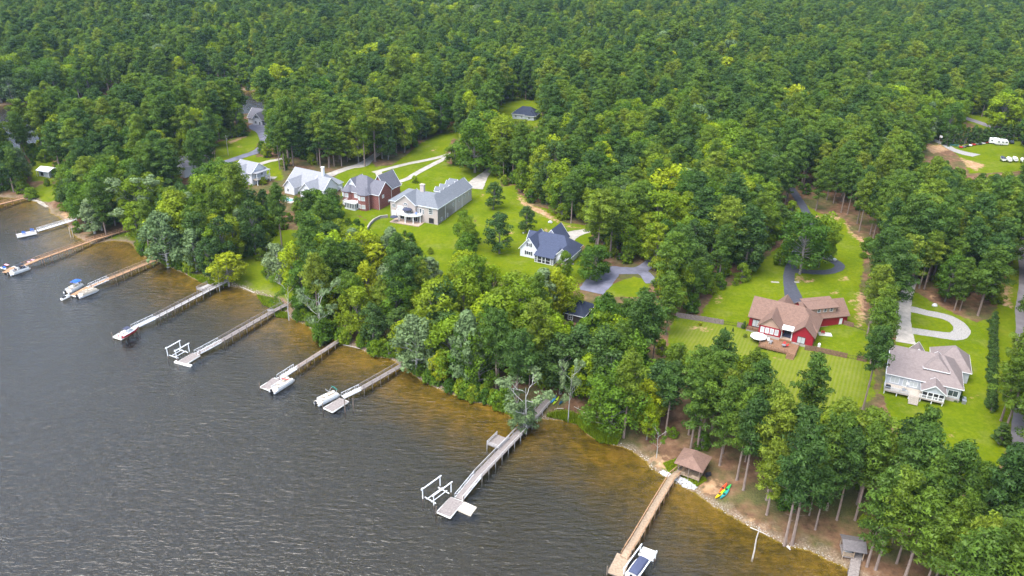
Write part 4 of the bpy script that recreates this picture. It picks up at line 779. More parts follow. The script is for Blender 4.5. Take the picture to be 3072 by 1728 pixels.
def hull(o,L,w,zk,zd,m,name='hull',sharp=1.):
    secs=[]
    for i in range(9):
        s=i/8; x=-L/2+L*s; ww=w/2*(1-max(0,(s-.45)/.55)**2.2*sharp)+.02; zz=zk+(zd-zk)*.55*max(0,(s-.6)/.4)**2; zt=zd+.25*s*s
        secs.append([(x,-ww,zt),(x,-ww*.85,zk+(zd-zk)*.35+(zz-zk)),(x,0,zz),(x,ww*.85,zk+(zd-zk)*.35+(zz-zk)),(x,ww,zt),(x,ww*.8,zt-.03),(x,0,zt-.05),(x,-ww*.8,zt-.03)])
    MB().loft(secs).build(name,m,o,smooth=False)
# red and white runabout on its lift
o=boatbase('red and white runabout raised on a lift at the pale grey dock',(368,1014),(413,990),6.3,1.2,'speedboat','boat'); hull(o,6.3,2.3,0,.95,BRED); MB().loft([[(x,-w_,1.0+.25*((x+3.1)/6.3)**2),(x,w_,1.0+.25*((x+3.1)/6.3)**2),(x,w_*.9,1.16+.22*((x+3.1)/6.3)**2),(x,-w_*.9,1.16+.22*((x+3.1)/6.3)**2)] for x,w_ in ((-3.1,1.12),(-1,1.15),(1,1.05),(2.3,.6),(3.2,.08))]).build('deck',BWHITE,o); MB().box(-2.4,.6,-.85,.85,1.05,1.2).build('cockpit',NAVY,o); MB().add([(.9,-.9,1.2),(.9,.9,1.2),(.3,.8,1.75),(.3,-.8,1.75),(.95,-.9,1.2),(.95,.9,1.2),(.35,.8,1.75),(.35,-.8,1.75)],[(0,1,2,3),(7,6,5,4),(0,4,5,1),(1,5,6,2),(2,6,7,3),(3,7,4,0)]).build('windscreen',GLASS,o); MB().box(-1.7,.2,-.9,.9,2.3,2.38).build('top',NAVY,o); MB().box(-3.5,-3.,-.25,.25,.4,1.5).box(-3.35,-3.15,-.1,.1,-.3,.4).build('outboard_motor',BWHITE,o)
for k in (-1,1): MB().box(-2.2,-.5,k*.5-.3,k*.5+.3,1.2,1.45).box(-2.2,-2.05,k*.5-.3,k*.5+.3,1.45,1.8).build('seat',BWHITE,o)
def lift(label,a,b,w,h=3.,m=ALU,z=0.,cradle=True,beams=True):
    """four pile boat lift; a,b pixels of the two ends of its centre line on the water"""
    o=boatbase(label,a,b,0,0.,'boat_lift','boat lift'); A=W(*a,0); B=W(*b,0); L=(B-A).length
    for sx in (-1,1):
        for sy in (-1,1): MB().tube([(sx*L/2,sy*w/2,-3),(sx*L/2,sy*w/2,.6)],.13,7).build('pile_foot',PILE,o); MB().bar((sx*L/2,sy*w/2,.55),(sx*L/2,sy*w/2,h),.15).build('post',m,o)
    for sy in (-1,1):
        if beams: MB().bar((-L/2-.4,sy*w/2,h+.12),(L/2+.4,sy*w/2,h+.12),.2,.22).build('top_beam',m,o); MB().tube([(-L/2-.3,sy*w/2,h+.32),(-L/2+.1,sy*w/2,h+.32)],.16,8).build('winch_motor',m,o)
        if cradle: MB().bar((-L/2+.3,sy*w*.22,.75),(L/2-.3,sy*w*.22,.75),.12).build('bunk',m,o)
    if cradle:
        for sx in (-1,1): MB().bar((sx*L*.38,-w/2,.6),(sx*L*.38,w/2,.6),.14,.2).build('cradle_beam',m,o)
    return o
lift('empty white boat lift with two top beams at the weathered dark grey dock',(518,1078),(556,1056),3.4,3.1)
lift('empty white boat lift at the end of the longest grey dock',(1285,1512),(1337,1473),3.3,3.1)
lift('low lift frame carrying the red and white runabout',(372,1013),(408,993),2.7,1.9,PILE,beams=False)
lift('white boat lift holding the covered boat at the tan dock',(1893,1742),(1942,1672),3.3,2.2)
o=boatbase('boat under a navy cover sitting in the lift at the tan dock',(1893,1740),(1938,1678),7.,.9,'covered_boat','boat'); hull(o,7.4,2.5,0,1.1,BWHITE)
secs=[]
for i in range(8):
    s=i/7; x=-3.+5.2*s; ww=1.12*(1-.12*abs(2*s-1)**3); hh_=.55*math.sin(math.pi*(.12+.76*s))**.6; secs.append([(x,-ww,1.2),(x,-ww*.75,1.25+hh_*.7),(x,0,1.25+hh_),(x,ww*.75,1.25+hh_*.7),(x,ww,1.2)])
MB().loft(secs,closed=False,cap=False).build('boat_cover',BNAVY,o); MB().box(-3.9,-3.4,-.25,.25,.3,1.5).box(-3.75,-3.55,-.1,.1,-.4,.3).build('outboard_motor',BLACK,o); [MB().tube([(1.9,k*.8,1.2),(2.7,k*.6,1.7),(3.4,0,1.75)],.03,5).build('bow_rail',SILV,o) for k in (-1,1)]
# drive-on floats
def float_pad(label,q,m,holes=True):
    c=[W(x,y,.3) for x,y in q]; m_=sum(c,Vector())/4; o=thing('drive_on_float',label,'float',tuple(m_)); mb=MB(); L_=[p-m_ for p in c]
    mb.prism([(p.x,p.y) for p in L_],-.35,.05); mb.build('float_body',m,o); a,b,cc,d=L_
    for s,t_ in ((.3,.3),(.3,.65),(.62,.38),(.62,.7)): p=a.lerp(b,s).lerp(d.lerp(cc,s),t_); MB().tube([(p.x,p.y,.05),(p.x,p.y,.07)],.16,8).build('float_socket',DARK if holes else m,o)
    for s in (.34,.66):
        p=a.lerp(b,s); r_=d.lerp(cc,s); MB().bar(p+Vector((0,0,.06)),r_+Vector((0,0,.06)),.06,.02).build('float_seam',mat('float_seam',(.45,.43,.38),.7,.1),o)
    return o
float_pad('cream drive-on float with dark sockets beside the longest dock',[(1372,1529),(1412,1546),(1430,1522),(1388,1503)],CREAM); float_pad('white drive-on float between the tan dock and the covered boat',[(1915,1662),(1958,1680),(1972,1656),(1930,1640)],FOAM,False)
o=thing('swim_float','long white float lying across the end of the weathered grey dock','float',tuple(W(548,1090,.2))); a,b=W(525,1085,.25)-W(548,1090,.25),W(574,1098,.25)-W(548,1090,.25); MB().bar(a,b,.8,.4).build('float_body',FOAM,o); MB().bar(a+Vector((0,0,.22)),b+Vector((0,0,.22)),.5,.04).build('float_top',OFFW,o)
# jet skis
def jetski(label,a,b,m):
    o=boatbase(label,a,b,3.2,.25,'jet_ski','jet ski'); hull(o,3.2,1.15,-.2,.35,BWHITE); MB().loft([[(-1.2,-.22,.35),(-1.2,.22,.35),(-1.2,.2,.75),(-1.2,-.2,.75)],[(.1,-.22,.4),(.1,.22,.4),(.1,.2,.8),(.1,-.2,.8)]]).build('seat',BLACK,o); MB().loft([[(.1,-.4,.4),(.1,.4,.4),(.1,.3,.85),(.1,-.3,.85)],[(.7,-.4,.5),(.7,.4,.5),(.7,.25,.95),(.7,-.25,.95)],[(1.5,-.1,.55),(1.5,.1,.55),(1.5,.08,.6),(1.5,-.08,.6)]]).build('hood',m,o); MB().tube([(.3,-.4,1.05),(.25,0,1.),(.3,.4,1.05)],.035,6).build('handlebar',BLACK,o)
jetski('white and blue jet ski tied at the long orange brown dock',(2,801),(22,811),BBLUE); jetski('white jet ski moored at the outer tip of the tan brown dock',(182,901),(214,888),BWHITE)
# mooring poles, stray posts, dead trunk
for px_,py_,h_,lb in [(1035,1236,4.,'leaning wooden mooring pole off the short dock float'),(1060,1224,3.4,'pale wooden mooring pole between the short dock and open water'),(212,712,4.2,'thin bare stem standing in the water by the white gangway'),(220,711,4.6,'thin bleached stem at the bank by the white gangway')]:
    p=W(px_,py_,0); o=thing('mooring_pole',lb,'pole',(p.x,p.y,0)); MB().tube([(0,0,-2.5),(.05,0,h_*.5),(.1,.05,h_)],[.13,.12,.1],7).build('pole',PILE if px_>500 else BARKW_,o); MB().tube([(.1,.05,h_-.02),(.1,.05,h_+.05)],[.12,.06],7).build('pole_cap',PILE,o)
p=W(2257,1675,0); o=thing('dead_trunk','bare bleached dead trunk rising alone from the shallows','dead tree',(p.x,p.y,0)); MB().tube([(0,0,-1.5),(.1,0,2),(.05,.1,5),(.3,.2,8.)],[.2,.16,.13,.08],7).build('trunk',BARKW_,o); MB().tube([(.08,.1,6.),(.5,.3,6.8)],[.06,.02],5).build('branch_stub',BARKW_,o); MB().tube([(.05,0,3.6),(-.35,-.2,4.1)],[.05,.02],5).build('branch_stub',BARKW_,o)
def log(a,b,r,lb,z=.25):
    A=GP(*a); B=GP(*b); A.z+=z; B.z+=z; o=thing('fallen_log',lb,'log',tuple(A)); d=B-A; MB().tube([(0,0,0),tuple(d*.5+Vector((0,0,.12))),tuple(d)],[r,r*.85,r*.5],6).build('log',BARKW_,o); MB().tube([tuple(d*.6+Vector((0,0,.1))),tuple(d*.72+Vector((.3,.4,.5)))],[r*.4,.02],5).build('branch_stub',BARKW_,o)
log((763,880),(720,862),.14,'pale log lying along the lawn edge above the weathered grey dock'); log((905,945),(880,925),.14,'pale fallen log on the bank beside the weathered dock end'); log((1030,1036),(1085,1050),.12,'thin pale log trailing into the water beside the white ramp dock'); log((1428,1206),(1400,1196),.12,'driftwood branch at the foot of the wooded bank'); log((1755,1242),(1722,1222),.12,'reddish fallen log above the marsh grass'); log((2362,1642),(2370,1652),.3,'stump like log below the pair of pines at the water'); log((2250,1585),(2310,1612),.13,'grey log along the straw covered bank'); log((1690,1228),(1662,1230),.1,'pale stick on the ground near the blue and yellow kayaks')
# kayaks
def kayak(label,a,b,m,L=3.6,w=.72,deck=True,z=.12,cat='kayak',name='kayak'):
    A=GP(*a); B=GP(*b); d=B-A; c=(A+B)/2; o=thing(name,label,cat,(c.x,c.y,c.z+z),math.atan2(d.y,d.x)); o.rotation_euler[1]=-math.atan2(d.z,math.hypot(d.x,d.y))
    secs=[]
    for i in range(9):
        s=i/8; x=-L/2+L*s; ww=w/2*math.sin(math.pi*(.04+.92*s))**.7; zz=.12*(2*s-1)**2; secs.append([(x,-ww,.22+zz),(x,-ww*.6,.02+zz),(x,ww*.6,.02+zz),(x,ww,.22+zz),(x,ww*.5,.32+zz),(x,-ww*.5,.32+zz)])
    MB().loft(secs).build('hull',m,o)
    if deck: MB().tube([(-.1,0,.30),(-.1,0,.345)],[.28,.28],10).build('cockpit',DARK,o); MB().box(-.45,-.38,-.2,.2,.33,.55).build('seat_back',BLACK,o)
KY=mat('yellow_plastic',(.62,.38,.01),.45,.06); KG=mat('green_plastic',(.03,.32,.07),.45,.08); KR=mat('orange_red_plastic',(.48,.06,.02),.45,.08); KT=mat('teal_plastic',(.03,.22,.22),.45,.08); KL=mat('lime_plastic',(.30,.42,.02),.45,.08); KB=mat('sky_blue_plastic',(.04,.22,.40),.45,.08)
kayak('yellow kayak on the bank right of the white riprap',(2148,1496),(2172,1474),KY); kayak('orange red kayak lying above the yellow one on the bank',(2160,1478),(2178,1456),KR); kayak('bright green kayak in the middle of the bank pile',(2170,1482),(2190,1460),KG); kayak('teal kayak at the right of the green one on the bank',(2162,1497),(2185,1474),KT)
kayak('sky blue and white paddle board beside the longest dock',(1652,1212),(1668,1192),KB,3.2,.75,False,.12,'paddle board','paddle_board'); kayak('lime yellow kayak on the ground by the longest dock',(1662,1213),(1674,1197),KL); kayak('dark teal kayak on the ground right of the lime one',(1680,1214),(1692,1196),mat('dark_teal_plastic',(.01,.06,.10),.5,.1))
kayak('white canoe on the grass below the long orange brown dock',(321,713),(342,705),BWHITE,4.6,.9); kayak('small white canoe further up the grass by the orange brown dock',(344,706),(354,702),BWHITE,3.,.7); kayak('upturned grey jon boat on the sandy landing',(192,631),(207,628),GREYM,3.6,1.3,True)
for k,(x_,y_,lb) in enumerate([(100,781,'pink and white swim mat leaning on the orange dock rail'),(88,787,'pale pink float lying against the orange dock ramp'),(20,795,'small pink float ring beside the white and blue jet ski')]):
    p=W(x_,y_,.3); o=thing('swim_mat',lb,'swim mat',tuple(p),R(-25)); [MB().tube([(-.9,-.35+.175*i,.1),(.9,-.35+.175*i,.1)],.1,7).build('air_tube',mat('pink_vinyl',(.55,.16,.24),.4,.1) if i%2==0 else OFFW,o) for i in range(5)]
for x_,y_,lb in [(72,702,'blue chair at the outer end of the white float'),(97,694,'blue chair at the gangway end of the white float')]:
    p=W(x_,y_,ZF); chair(tuple(p),R(200),BLUEP,lb,None,1.5)
o=thing('dock_bench','pale wooden bench on the bend of the weathered grey dock','bench',tuple(W(812,936,Z1)),R(20)); MB().box(-.9,.9,-.2,.2,.42,.48).build('seat',W_PL,o); MB().box(-.9,.9,.18,.24,.5,.95).build('backrest',W_PL,o); [MB().box(x_-.05,x_+.05,-.18,.18,0,.42).build('leg',W_PL,o) for x_ in (-.8,.8)]
# gazebo with brown hip roof
p=GP(2074,1418); o=thing('gazebo','open gazebo with brown shingle roof at the head of the tan dock','gazebo',(p.x,p.y,p.z),R(-30)); S_=2.6
MB().box(-S_,S_,-S_,S_,.5,.65).build('floor',W_TN,o); [MB().bar((x_,y_,-1.),(x_,y_,3.6),.18).build('post',PILE,o) for x_ in (-S_+.1,0,S_-.1) for y_ in (-S_+.1,S_-.1)]; [MB().bar((x_,0,-1.),(x_,0,3.6),.18).build('post',PILE,o) for x_ in (-S_+.1,S_-.1)]
def hiproof(o,sx,sy,z,rise,ridge,m,th=.18):
    n=MB(); t_=[(-sx,-sy,z),(sx,-sy,z),(sx,sy,z),(-sx,sy,z),(0,-ridge,z+rise),(0,ridge,z+rise)]; n.add(t_+[(a,b,c-th) for a,b,c in t_],[(0,1,4),(1,2,5,4),(2,3,5),(3,0,4,5),(10,7,6),(10,11,8,7),(11,9,8),(11,10,6,9)]+[(i,i+6,(i+1)%4+6,(i+1)%4) for i in range(4)]); n.build('roof',m,o)
hiproof(o,S_+.8,S_+.8,3.7,1.9,1.3,ROOF_BR)
for a,b in (((-S_,-S_),(-.8,-S_)),((.8,-S_),(S_,-S_)),((S_,-S_),(S_,S_)),((S_,S_),(-S_,S_)),((-S_,S_),(-S_,-S_))):
    mb=MB(); [mb.bar((*a,z_),(*b,z_),.05,.16) for z_ in (.85,1.1,1.35)]; mb.build('railing',W_TN,o)
MB().box(-1.6,1.6,1.2,1.9,.65,1.1).build('bench_seat',DARK,o)
g_=thing('grill','black covered grill behind the brown gazebo','grill',(p.x+3.6,p.y-1.2,p.z),R(20)); MB().box(-.6,.6,-.35,.35,.1,.85).build('cabinet',BLACK,g_); MB().tube([(-.55,0,.9),(.55,0,.9)],.3,8).build('lid',BLACK,g_)
# dock shed
p=GP(2553,1662); p.z=max(p.z,.6); o=thing('dock_shed','small open dock shed with a worn grey roof at the bottom bank','shed',(p.x,p.y,p.z),R(-12)); [MB().bar((x_,y_,-1.5),(x_,y_,2.7),.16).build('post',W_TN,o) for x_ in (-1.9,.1,1.9) for y_ in (-1.5,1.9)]; MB().box(-2.,2.,-1.6,2.,.3,.45).build('floor',W_GR,o)
n=MB(); n.add([(-2.3,-2.1,2.55),(2.3,-2.1,2.55),(2.3,.2,3.35),(-2.3,.2,3.35),(2.3,2.5,2.6),(-2.3,2.5,2.6)],[(0,1,2,3),(3,2,4,5)]); n.v+=[(a,b,c-.14) for a,b,c in n.v]; n.f+=[(9,8,7,6),(11,10,8,9),(0,6,7,1),(4,10,11,5),(0,3,9,6),(3,5,11,9),(1,7,8,2),(2,8,10,4)]; n.build('roof',shingle('worn_grey_shingles',(.16,.145,.145),(.115,.105,.108)),o); [MB().box(-1.9,.0,-1.55,-1.45,z_,z_+.18).build('side_board',W_TN,o) for z_ in (.6,.95,1.3)]; MB().box(-1.7,-.1,-1.2,-.3,.45,1.05).build('cabinet',OFFW,o)
# riprap and stones
ROCK=mat('riprap_stone',(.46,.46,.47),.9,.3,2.,bump=.4); ROCKT=mat('shore_stone',(.38,.34,.28),.95,.3,2.,bump=.4)
def stones(name,label,poly,m,n,size):
    w=G(*np.array(poly,float).T)[:,:2]; lo,hi=w.min(0),w.max(0); r=np.random.default_rng(len(poly)*7+n); X_=[]; Y_=[]; got=0
    while got<n:
        a=r.uniform(lo[0],hi[0],20000); b_=r.uniform(lo[1],hi[1],20000); k=inside(w,a,b_); X_.append(a[k]); Y_.append(b_[k]); got+=int(k.sum())
    X_=np.concatenate(X_)[:n]; Y_=np.concatenate(Y_)[:n]; s=size*r.uniform(.45,1.2,n); Z_=terrain(X_,Y_)+s*.2
    U=np.array([(.6,0,0),(0,.5,.05),(-.6,0,0),(0,-.5,0),(.1,.05,.42),(0,0,-.4)]); V=U[None]*s[:,None,None]*r.uniform(.75,1.2,(n,6,1)); a=r.random(n)*3; c_,s_=np.cos(a)[:,None],np.sin(a)[:,None]
    P=np.stack([X_[:,None]+V[...,0]*c_-V[...,1]*s_,Y_[:,None]+V[...,0]*s_+V[...,1]*c_,Z_[:,None]+V[...,2]],-1).reshape(-1,3)
    F_=np.array([(0,1,4),(1,2,4),(2,3,4),(3,0,4),(1,0,5),(2,1,5),(3,2,5),(0,3,5)]); fs=(F_[None]+6*np.arange(n)[:,None,None]).reshape(-1,3)
    me=bpy.data.meshes.new(name); fastmesh(me,P,fs); me.materials.append(m); o=link(name,me,kind='stuff'); o['label']=label; o['category']='stones'
stones('riprap','bed of white stones on the bank right of the gazebo walk',[(2024,1438),(2036,1428),(2075,1444),(2092,1462),(2082,1470),(2050,1462)],ROCK,420,.42); stones('riprap','bed of white stones on the bank left of the gazebo walk',[(1978,1418),(1988,1411),(2016,1424),(2010,1434),(1990,1428)],ROCK,240,.42)
stones('riprap','pale stone edging along the far left shore',[(74,596),(90,594),(130,608),(146,620),(138,622),(110,606)],ROCKT,420,.55)
SP=[p for p in SHORE_PX if p[0]>500]
stones('shore_rocks','scattered stones and roots along the water edge',SP+[(x_+6,y_-12) for x_,y_ in SP[::-1]],ROCKT,1500,.3)
# ------------------------------------------------------------------ fences, hedge, poles
WF=mat('weathered_fence',(.215,.17,.165),.9,.2,2.); BF=mat('brown_fence',(.17,.10,.065),.9,.2,2.)
def fence(label,pts,m,h=1.75,gaps=(),pick=.15):
    P=[GP(*q) for q in pts]; o=thing('wood_fence',label,'fence',tuple(P[0])); b0=P[0]; seg=0
    for a,b in zip(P[:-1],P[1:]):
        L=(b-a).length; n=max(1,round(L/2.4)); d=(b-a)/n
        for i in range(n):
            if seg in gaps: pm=MB(); q=a+d*i-b0; r_=q+d; [pm.bar(q+Vector((0,0,z_)),r_+Vector((0,0,z_)),.05) for z_ in (.3,1.2)]; [pm.bar(q.lerp(r_,t_/6)+Vector((0,0,.1)),q.lerp(r_,t_/6)+Vector((0,0,1.3)),.035) for t_ in range(7)]; pm.build('gate',BLACK,o); seg+=1; continue
            pm=MB(); q=a+d*i-b0; r_=q+d; k=max(4,int(d.length/pick))
            for j in range(k): c=q.lerp(r_,(j+.5)/k); u=d.normalized()*(d.length/k*.46); hh_=h+random.uniform(-.03,.03); pm.bar(c-u+Vector((0,0,hh_/2)),c+u+Vector((0,0,hh_/2)),.03,hh_)
            for z_ in (.35,h-.3): pm.bar(q+Vector((0,.04,z_)),r_+Vector((0,.04,z_)),.08,.09)
            pm.build('fence_panel',m,o); MB().bar(q+Vector((0,0,-.4)),q+Vector((0,0,h+.12)),.12).build('post',m,o); seg+=1
    return o
fence('weathered grey plank fence left of the red house',[(2027,952),(2060,957),(2115,965),(2150,971),(2190,977),(2232,985)],WF,1.7,(5,6)); fence('brown picket fence below the fenced lawn of the red house',[(2414,1050),(2445,1054),(2480,1062),(2540,1075),(2600,1086)],BF,1.6,(4,)); fence('brown fence from the garage corner to the trees',[(2530,974),(2560,982),(2612,1000)],BF,1.5,(1,2))
def util_pole(px_,py_,h,lb):
    p=GP(px_,py_); o=thing('utility_pole',lb,'pole',tuple(p)); MB().tube([(0,0,-.8),(0,0,h)],[.17,.11],8).build('pole',BARKW_,o); MB().box(-1.1,1.1,-.06,.06,h-1.,h-.85).build('crossarm',PILE,o); MB().tube([(.3,0,h-2.6),(.3,0,h-1.7)],.22,8).build('transformer',GREYM,o); [MB().tube([(x_,0,h-.85),(x_,0,h-.65)],.05,6).build('insulator',WHITE,o) for x_ in (-1.,1.)]
util_pole(685,466,10.,'pale utility pole standing in the field by the grey lane')
p=GP(2815,435); o=thing('basketball_hoop','basketball hoop on a pole at the edge of the storage field','basketball hoop',tuple(p),R(20)); MB().tube([(0,0,0),(0,0,4.2),(.5,0,4.6)],.1,6).build('pole',GREYM,o); MB().box(.5,.56,-.9,.9,4.,5.1).build('backboard',OFFW,o); MB().tube([(.95+.25*math.cos(a*.785),.25*math.sin(a*.785),4.2) for a in range(9)],.03,4).build('rim',REDP,o)
for x_,y_,lb,r_ in [(1651,668,'pale round concrete cap on the clay strip behind the navy roofed house',.9),(2475,650,'pale grey tank lid at the top of the red house lawn',.8),(2804,918,'pale boulder by the gravel loop driveway',.9),(1570,700,'small pale stone by the lone tree behind the white house',.4)]:
    p=GP(x_,y_); o=thing('boulder',lb,'boulder',tuple(p)); mb=MB().ball((0,0,.1),r_,r_*.8,r_*.9,8,4,-.3); mb.v=[(a*random.uniform(.88,1.1),b*random.uniform(.88,1.1),c) for a,b,c in mb.v]; mb.build('stone',ROCK,o); MB().ball((r_*.7,.2,0),r_*.35,r_*.3,r_*.3,6,3,-.3).build('small_stone',ROCK,o)
for x_,y_,w_,d_,a,lb in [(2325,847,2.6,.9,-6,'pale concrete septic lid on the red house front lawn'),(2390,847,1.6,.9,0,'round pale lid right of the black driveway')]:
    p=GP(x_,y_); o=thing('concrete_lid',lb,'lid',(p.x,p.y,p.z),R(a)); MB().box(-w_/2,w_/2,-d_/2,d_/2,-.1,.16).build('slab',CONC,o); [MB().tube([(k*w_*.3,0,.16),(k*w_*.3,0,.2)],.12,8).build('cover',GREYM,o) for k in (-1,1)]
# ------------------------------------------------------------------ vehicles
TYRE=mat('tyre',(.015,.015,.016),.8,.2)
def car(label,px_,py_,yaw,m,L=4.6,w=1.85,h=1.45):
    p=GP(px_,py_); o=thing('parked_car',label,'car',(p.x,p.y,p.z+.08),R(yaw)); hw=w/2
    S=lambda x,z0,z1,k=1.:[(x,-hw*k,z0),(x,hw*k,z0),(x,hw*k*.97,z1),(x,-hw*k*.97,z1)]
    MB().loft([S(-L/2,.4,.75,.86),S(-L/2+.25,.25,.9),S(-.9,.22,.95),S(.8,.22,.95),S(L/2-.5,.25,.8),S(L/2,.35,.6,.85)]).build('body',m,o)
    MB().loft([[(-1.7,-hw*.9,.93),(-1.7,hw*.9,.93),(-1.6,hw*.85,.95),(-1.6,-hw*.85,.95)],[(-1.2,-hw*.9,.93),(-1.2,hw*.9,.93),(-1.1,hw*.72,h),(-1.1,-hw*.72,h)],[(.2,-hw*.9,.93),(.2,hw*.9,.93),(.1,hw*.72,h),(.1,-hw*.72,h)],[(1.1,-hw*.9,.93),(1.1,hw*.9,.93),(1.,hw*.85,.95),(1.,-hw*.85,.95)]]).build('window_glass',GLASS,o)
    MB().box(-1.15,.15,-hw*.7,hw*.7,h,h+.05).build('roof',m,o)
    for sx in (-1,1):
        for sy in (-1,1): q=MB().tube([(sx*L*.3,sy*(hw-.2),.33),(sx*L*.3,sy*(hw+.02),.33)],.33,10).build('wheel',TYRE,o); MB().tube([(sx*L*.3,sy*(hw+.0),.33),(sx*L*.3,sy*(hw+.04),.33)],.2,8).build('rim',GREYM,q)
    for sy in (-1,1): MB().box(L/2-.12,L/2-.02,sy*hw*.6-.18,sy*hw*.6+.18,.55,.68).build('headlight',OFFW,o); MB().box(-L/2+.02,-L/2+.1,sy*hw*.6-.18,sy*hw*.6+.18,.62,.75).build('tail_light',REDP,o)
car('silver grey car parked on the black driveway loop',2488,780,-38,mat('silver_paint',(.42,.44,.47),.3,.05,metal=.5)); car('black car parked in the storage field beside the white campers',3034,430,70,mat('black_paint',(.02,.02,.025),.3,.1),4.6,1.9,1.7)
def camper(label,px_,py_,yaw,L=7.5):
    p=GP(px_,py_); o=thing('camper_trailer',label,'camper',(p.x,p.y,p.z),R(yaw)); b=MB(); b.loft([[(x,-1.2,.6),(x,1.2,.6),(x,1.2,z_),(x,1.1,z_+.15),(x,-1.1,z_+.15),(x,-1.2,z_)] for x,z_ in ((-L/2,2.7),(-L/2+.3,2.9),(L/2-.8,2.9),(L/2,2.2))]); b.build('body',BWHITE,o)
    for x_ in (-2.2,-.2,1.6): MB().box(x_,x_+1.,-1.23,-1.19,1.6,2.2).build('window',GLASS,o)
    MB().box(.9,1.5,-1.23,-1.19,.7,2.4).build('door',OFFW,o); MB().box(-.5,.5,-.5,.5,3.05,3.3).build('roof_unit',OFFW,o); MB().box(-L/2,L/2,-1.22,-1.2,1.1,1.3).build('stripe',GREYM,o)
    for x_ in (-.6,.3):
        for sy in (-1,1): MB().tube([(x_,sy*1.0,.35),(x_,sy*1.22,.35)],.36,10).build('wheel',TYRE,o)
    MB().bar((L/2,0,.5),(L/2+1.3,0,.45),.12).build('drawbar',GREYM,o)
camper('white camper trailer at the back of the storage field, left one',2982,431,-12,5.6); camper('white camper trailer at the back of the storage field, right one',3002,435,-10,6.2)
for k,(x_,y_,m_,lb) in enumerate([(3006,483,NAVY,'dark covered boat on a trailer in the storage field'),(3024,485,BWHITE,'small white boat on a trailer between two covered boats'),(3042,484,OFFW,'pale grey covered boat on a trailer in the storage field'),(3066,488,BWHITE,'white boat on a trailer at the right end of the storage row'),(3068,436,BLACK,'black utility trailer by the right side of the storage field')]):
    p=GP(x_,y_); o=thing('boat_on_trailer',lb,'boat',(p.x,p.y,p.z+.75),R(75)); hull(o,5.2,2.,0,.9,BWHITE if k!=4 else BLACK)
    secs=[[(x,-w_,1.),(x,-w_*.7,1.2+h_),(x,0,1.25+h_),(x,w_*.7,1.2+h_),(x,w_,1.)] for x,w_,h_ in ((-2.5,.9,.05),(-1,.98,.4),(.6,.9,.35),(2.3,.35,.1))]; MB().loft(secs,False,False).build('boat_cover',m_,o)
    MB().bar((-2.4,0,-.2),(3.6,0,-.2),.14).build('trailer_frame',GREYM,o); [MB().tube([(-.7,s_*.9,-.4),(-.7,s_*1.1,-.4)],.34,10).build('wheel',TYRE,o) for s_ in (-1,1)]
for k in range(9):
    p=GP(2882+9.5*k,443-1.6*k+random.uniform(-1,1)); o=thing('utility_trailer','small parked utility trailer in the long row by the storage gate','trailer',(p.x,p.y,p.z),R(60+random.uniform(-12,12)),'trailers in the storage row'); mm=[REDP,GREYM,BLACK,OFFW][k%4]
    MB().box(-1.3,1.3,-.8,.8,.5,.62).box(-1.3,1.3,-.82,-.76,.62,.95).box(-1.3,1.3,.76,.82,.62,.95).box(-1.3,-1.24,-.8,.8,.62,.95).build('bed',mm,o); MB().bar((1.3,0,.5),(2.6,0,.45),.1).build('drawbar',GREYM,o); [MB().tube([(-.1,s_*.85,.34),(-.1,s_*1.02,.34)],.33,10).build('wheel',TYRE,o) for s_ in (-1,1)]
p=GP(2862,440); o=thing('field_gate','teal metal gate at the entrance of the storage field','gate',tuple(p),R(-20)); KT2=mat('teal_metal',(.04,.22,.25),.5,.1); [MB().bar((-2,0,z_),(2,0,z_),.06).build('rail',KT2,o) for z_ in (.4,.7,1.,1.3)]; [MB().bar((x_,0,-.3),(x_,0,1.5),.12).build('post',KT2,o) for x_ in (-2.05,2.05)]

# ------------------------------------------------------------------ trees
def leafmat(name,stops,transl=.3):
    m=bpy.data.materials.new(name); m.use_nodes=True; t=m.node_tree; t.nodes.remove(t.nodes['Principled BSDF']); out=t.nodes['Material Output']
    oi=node(t,'ShaderNodeObjectInfo'); tn=node(t,'ShaderNodeAttribute',attribute_name='tone')
    c=ramp(t,oi.outputs['Random'],stops)
    k=math_(t,'MULTIPLY_ADD',tn.outputs['Fac'],.75,.62)
    cc=node(t,'ShaderNodeCombineColor'); [t.links.new(k,cc.inputs[i]) for i in range(3)]
    c=mixc(t,1.,c,cc.outputs[0],'MULTIPLY')
    df=node(t,'ShaderNodeBsdfDiffuse'); tl=node(t,'ShaderNodeBsdfTranslucent'); ms=node(t,'ShaderNodeMixShader'); ms.inputs[0].default_value=transl
    t.links.new(c,df.inputs[0]); t.links.new(c,tl.inputs[0]); t.links.new(df.outputs[0],ms.inputs[1]); t.links.new(tl.outputs[0],ms.inputs[2])
    gs=node(t,'ShaderNodeBsdfGlossy'); gs.inputs['Roughness'].default_value=.5; gs.inputs[0].default_value=(1,1,1,1)
    m2=node(t,'ShaderNodeMixShader'); m2.inputs[0].default_value=.008; t.links.new(ms.outputs[0],m2.inputs[1]); t.links.new(gs.outputs[0],m2.inputs[2])
    t.links.new(m2.outputs[0],out.inputs['Surface']); return m
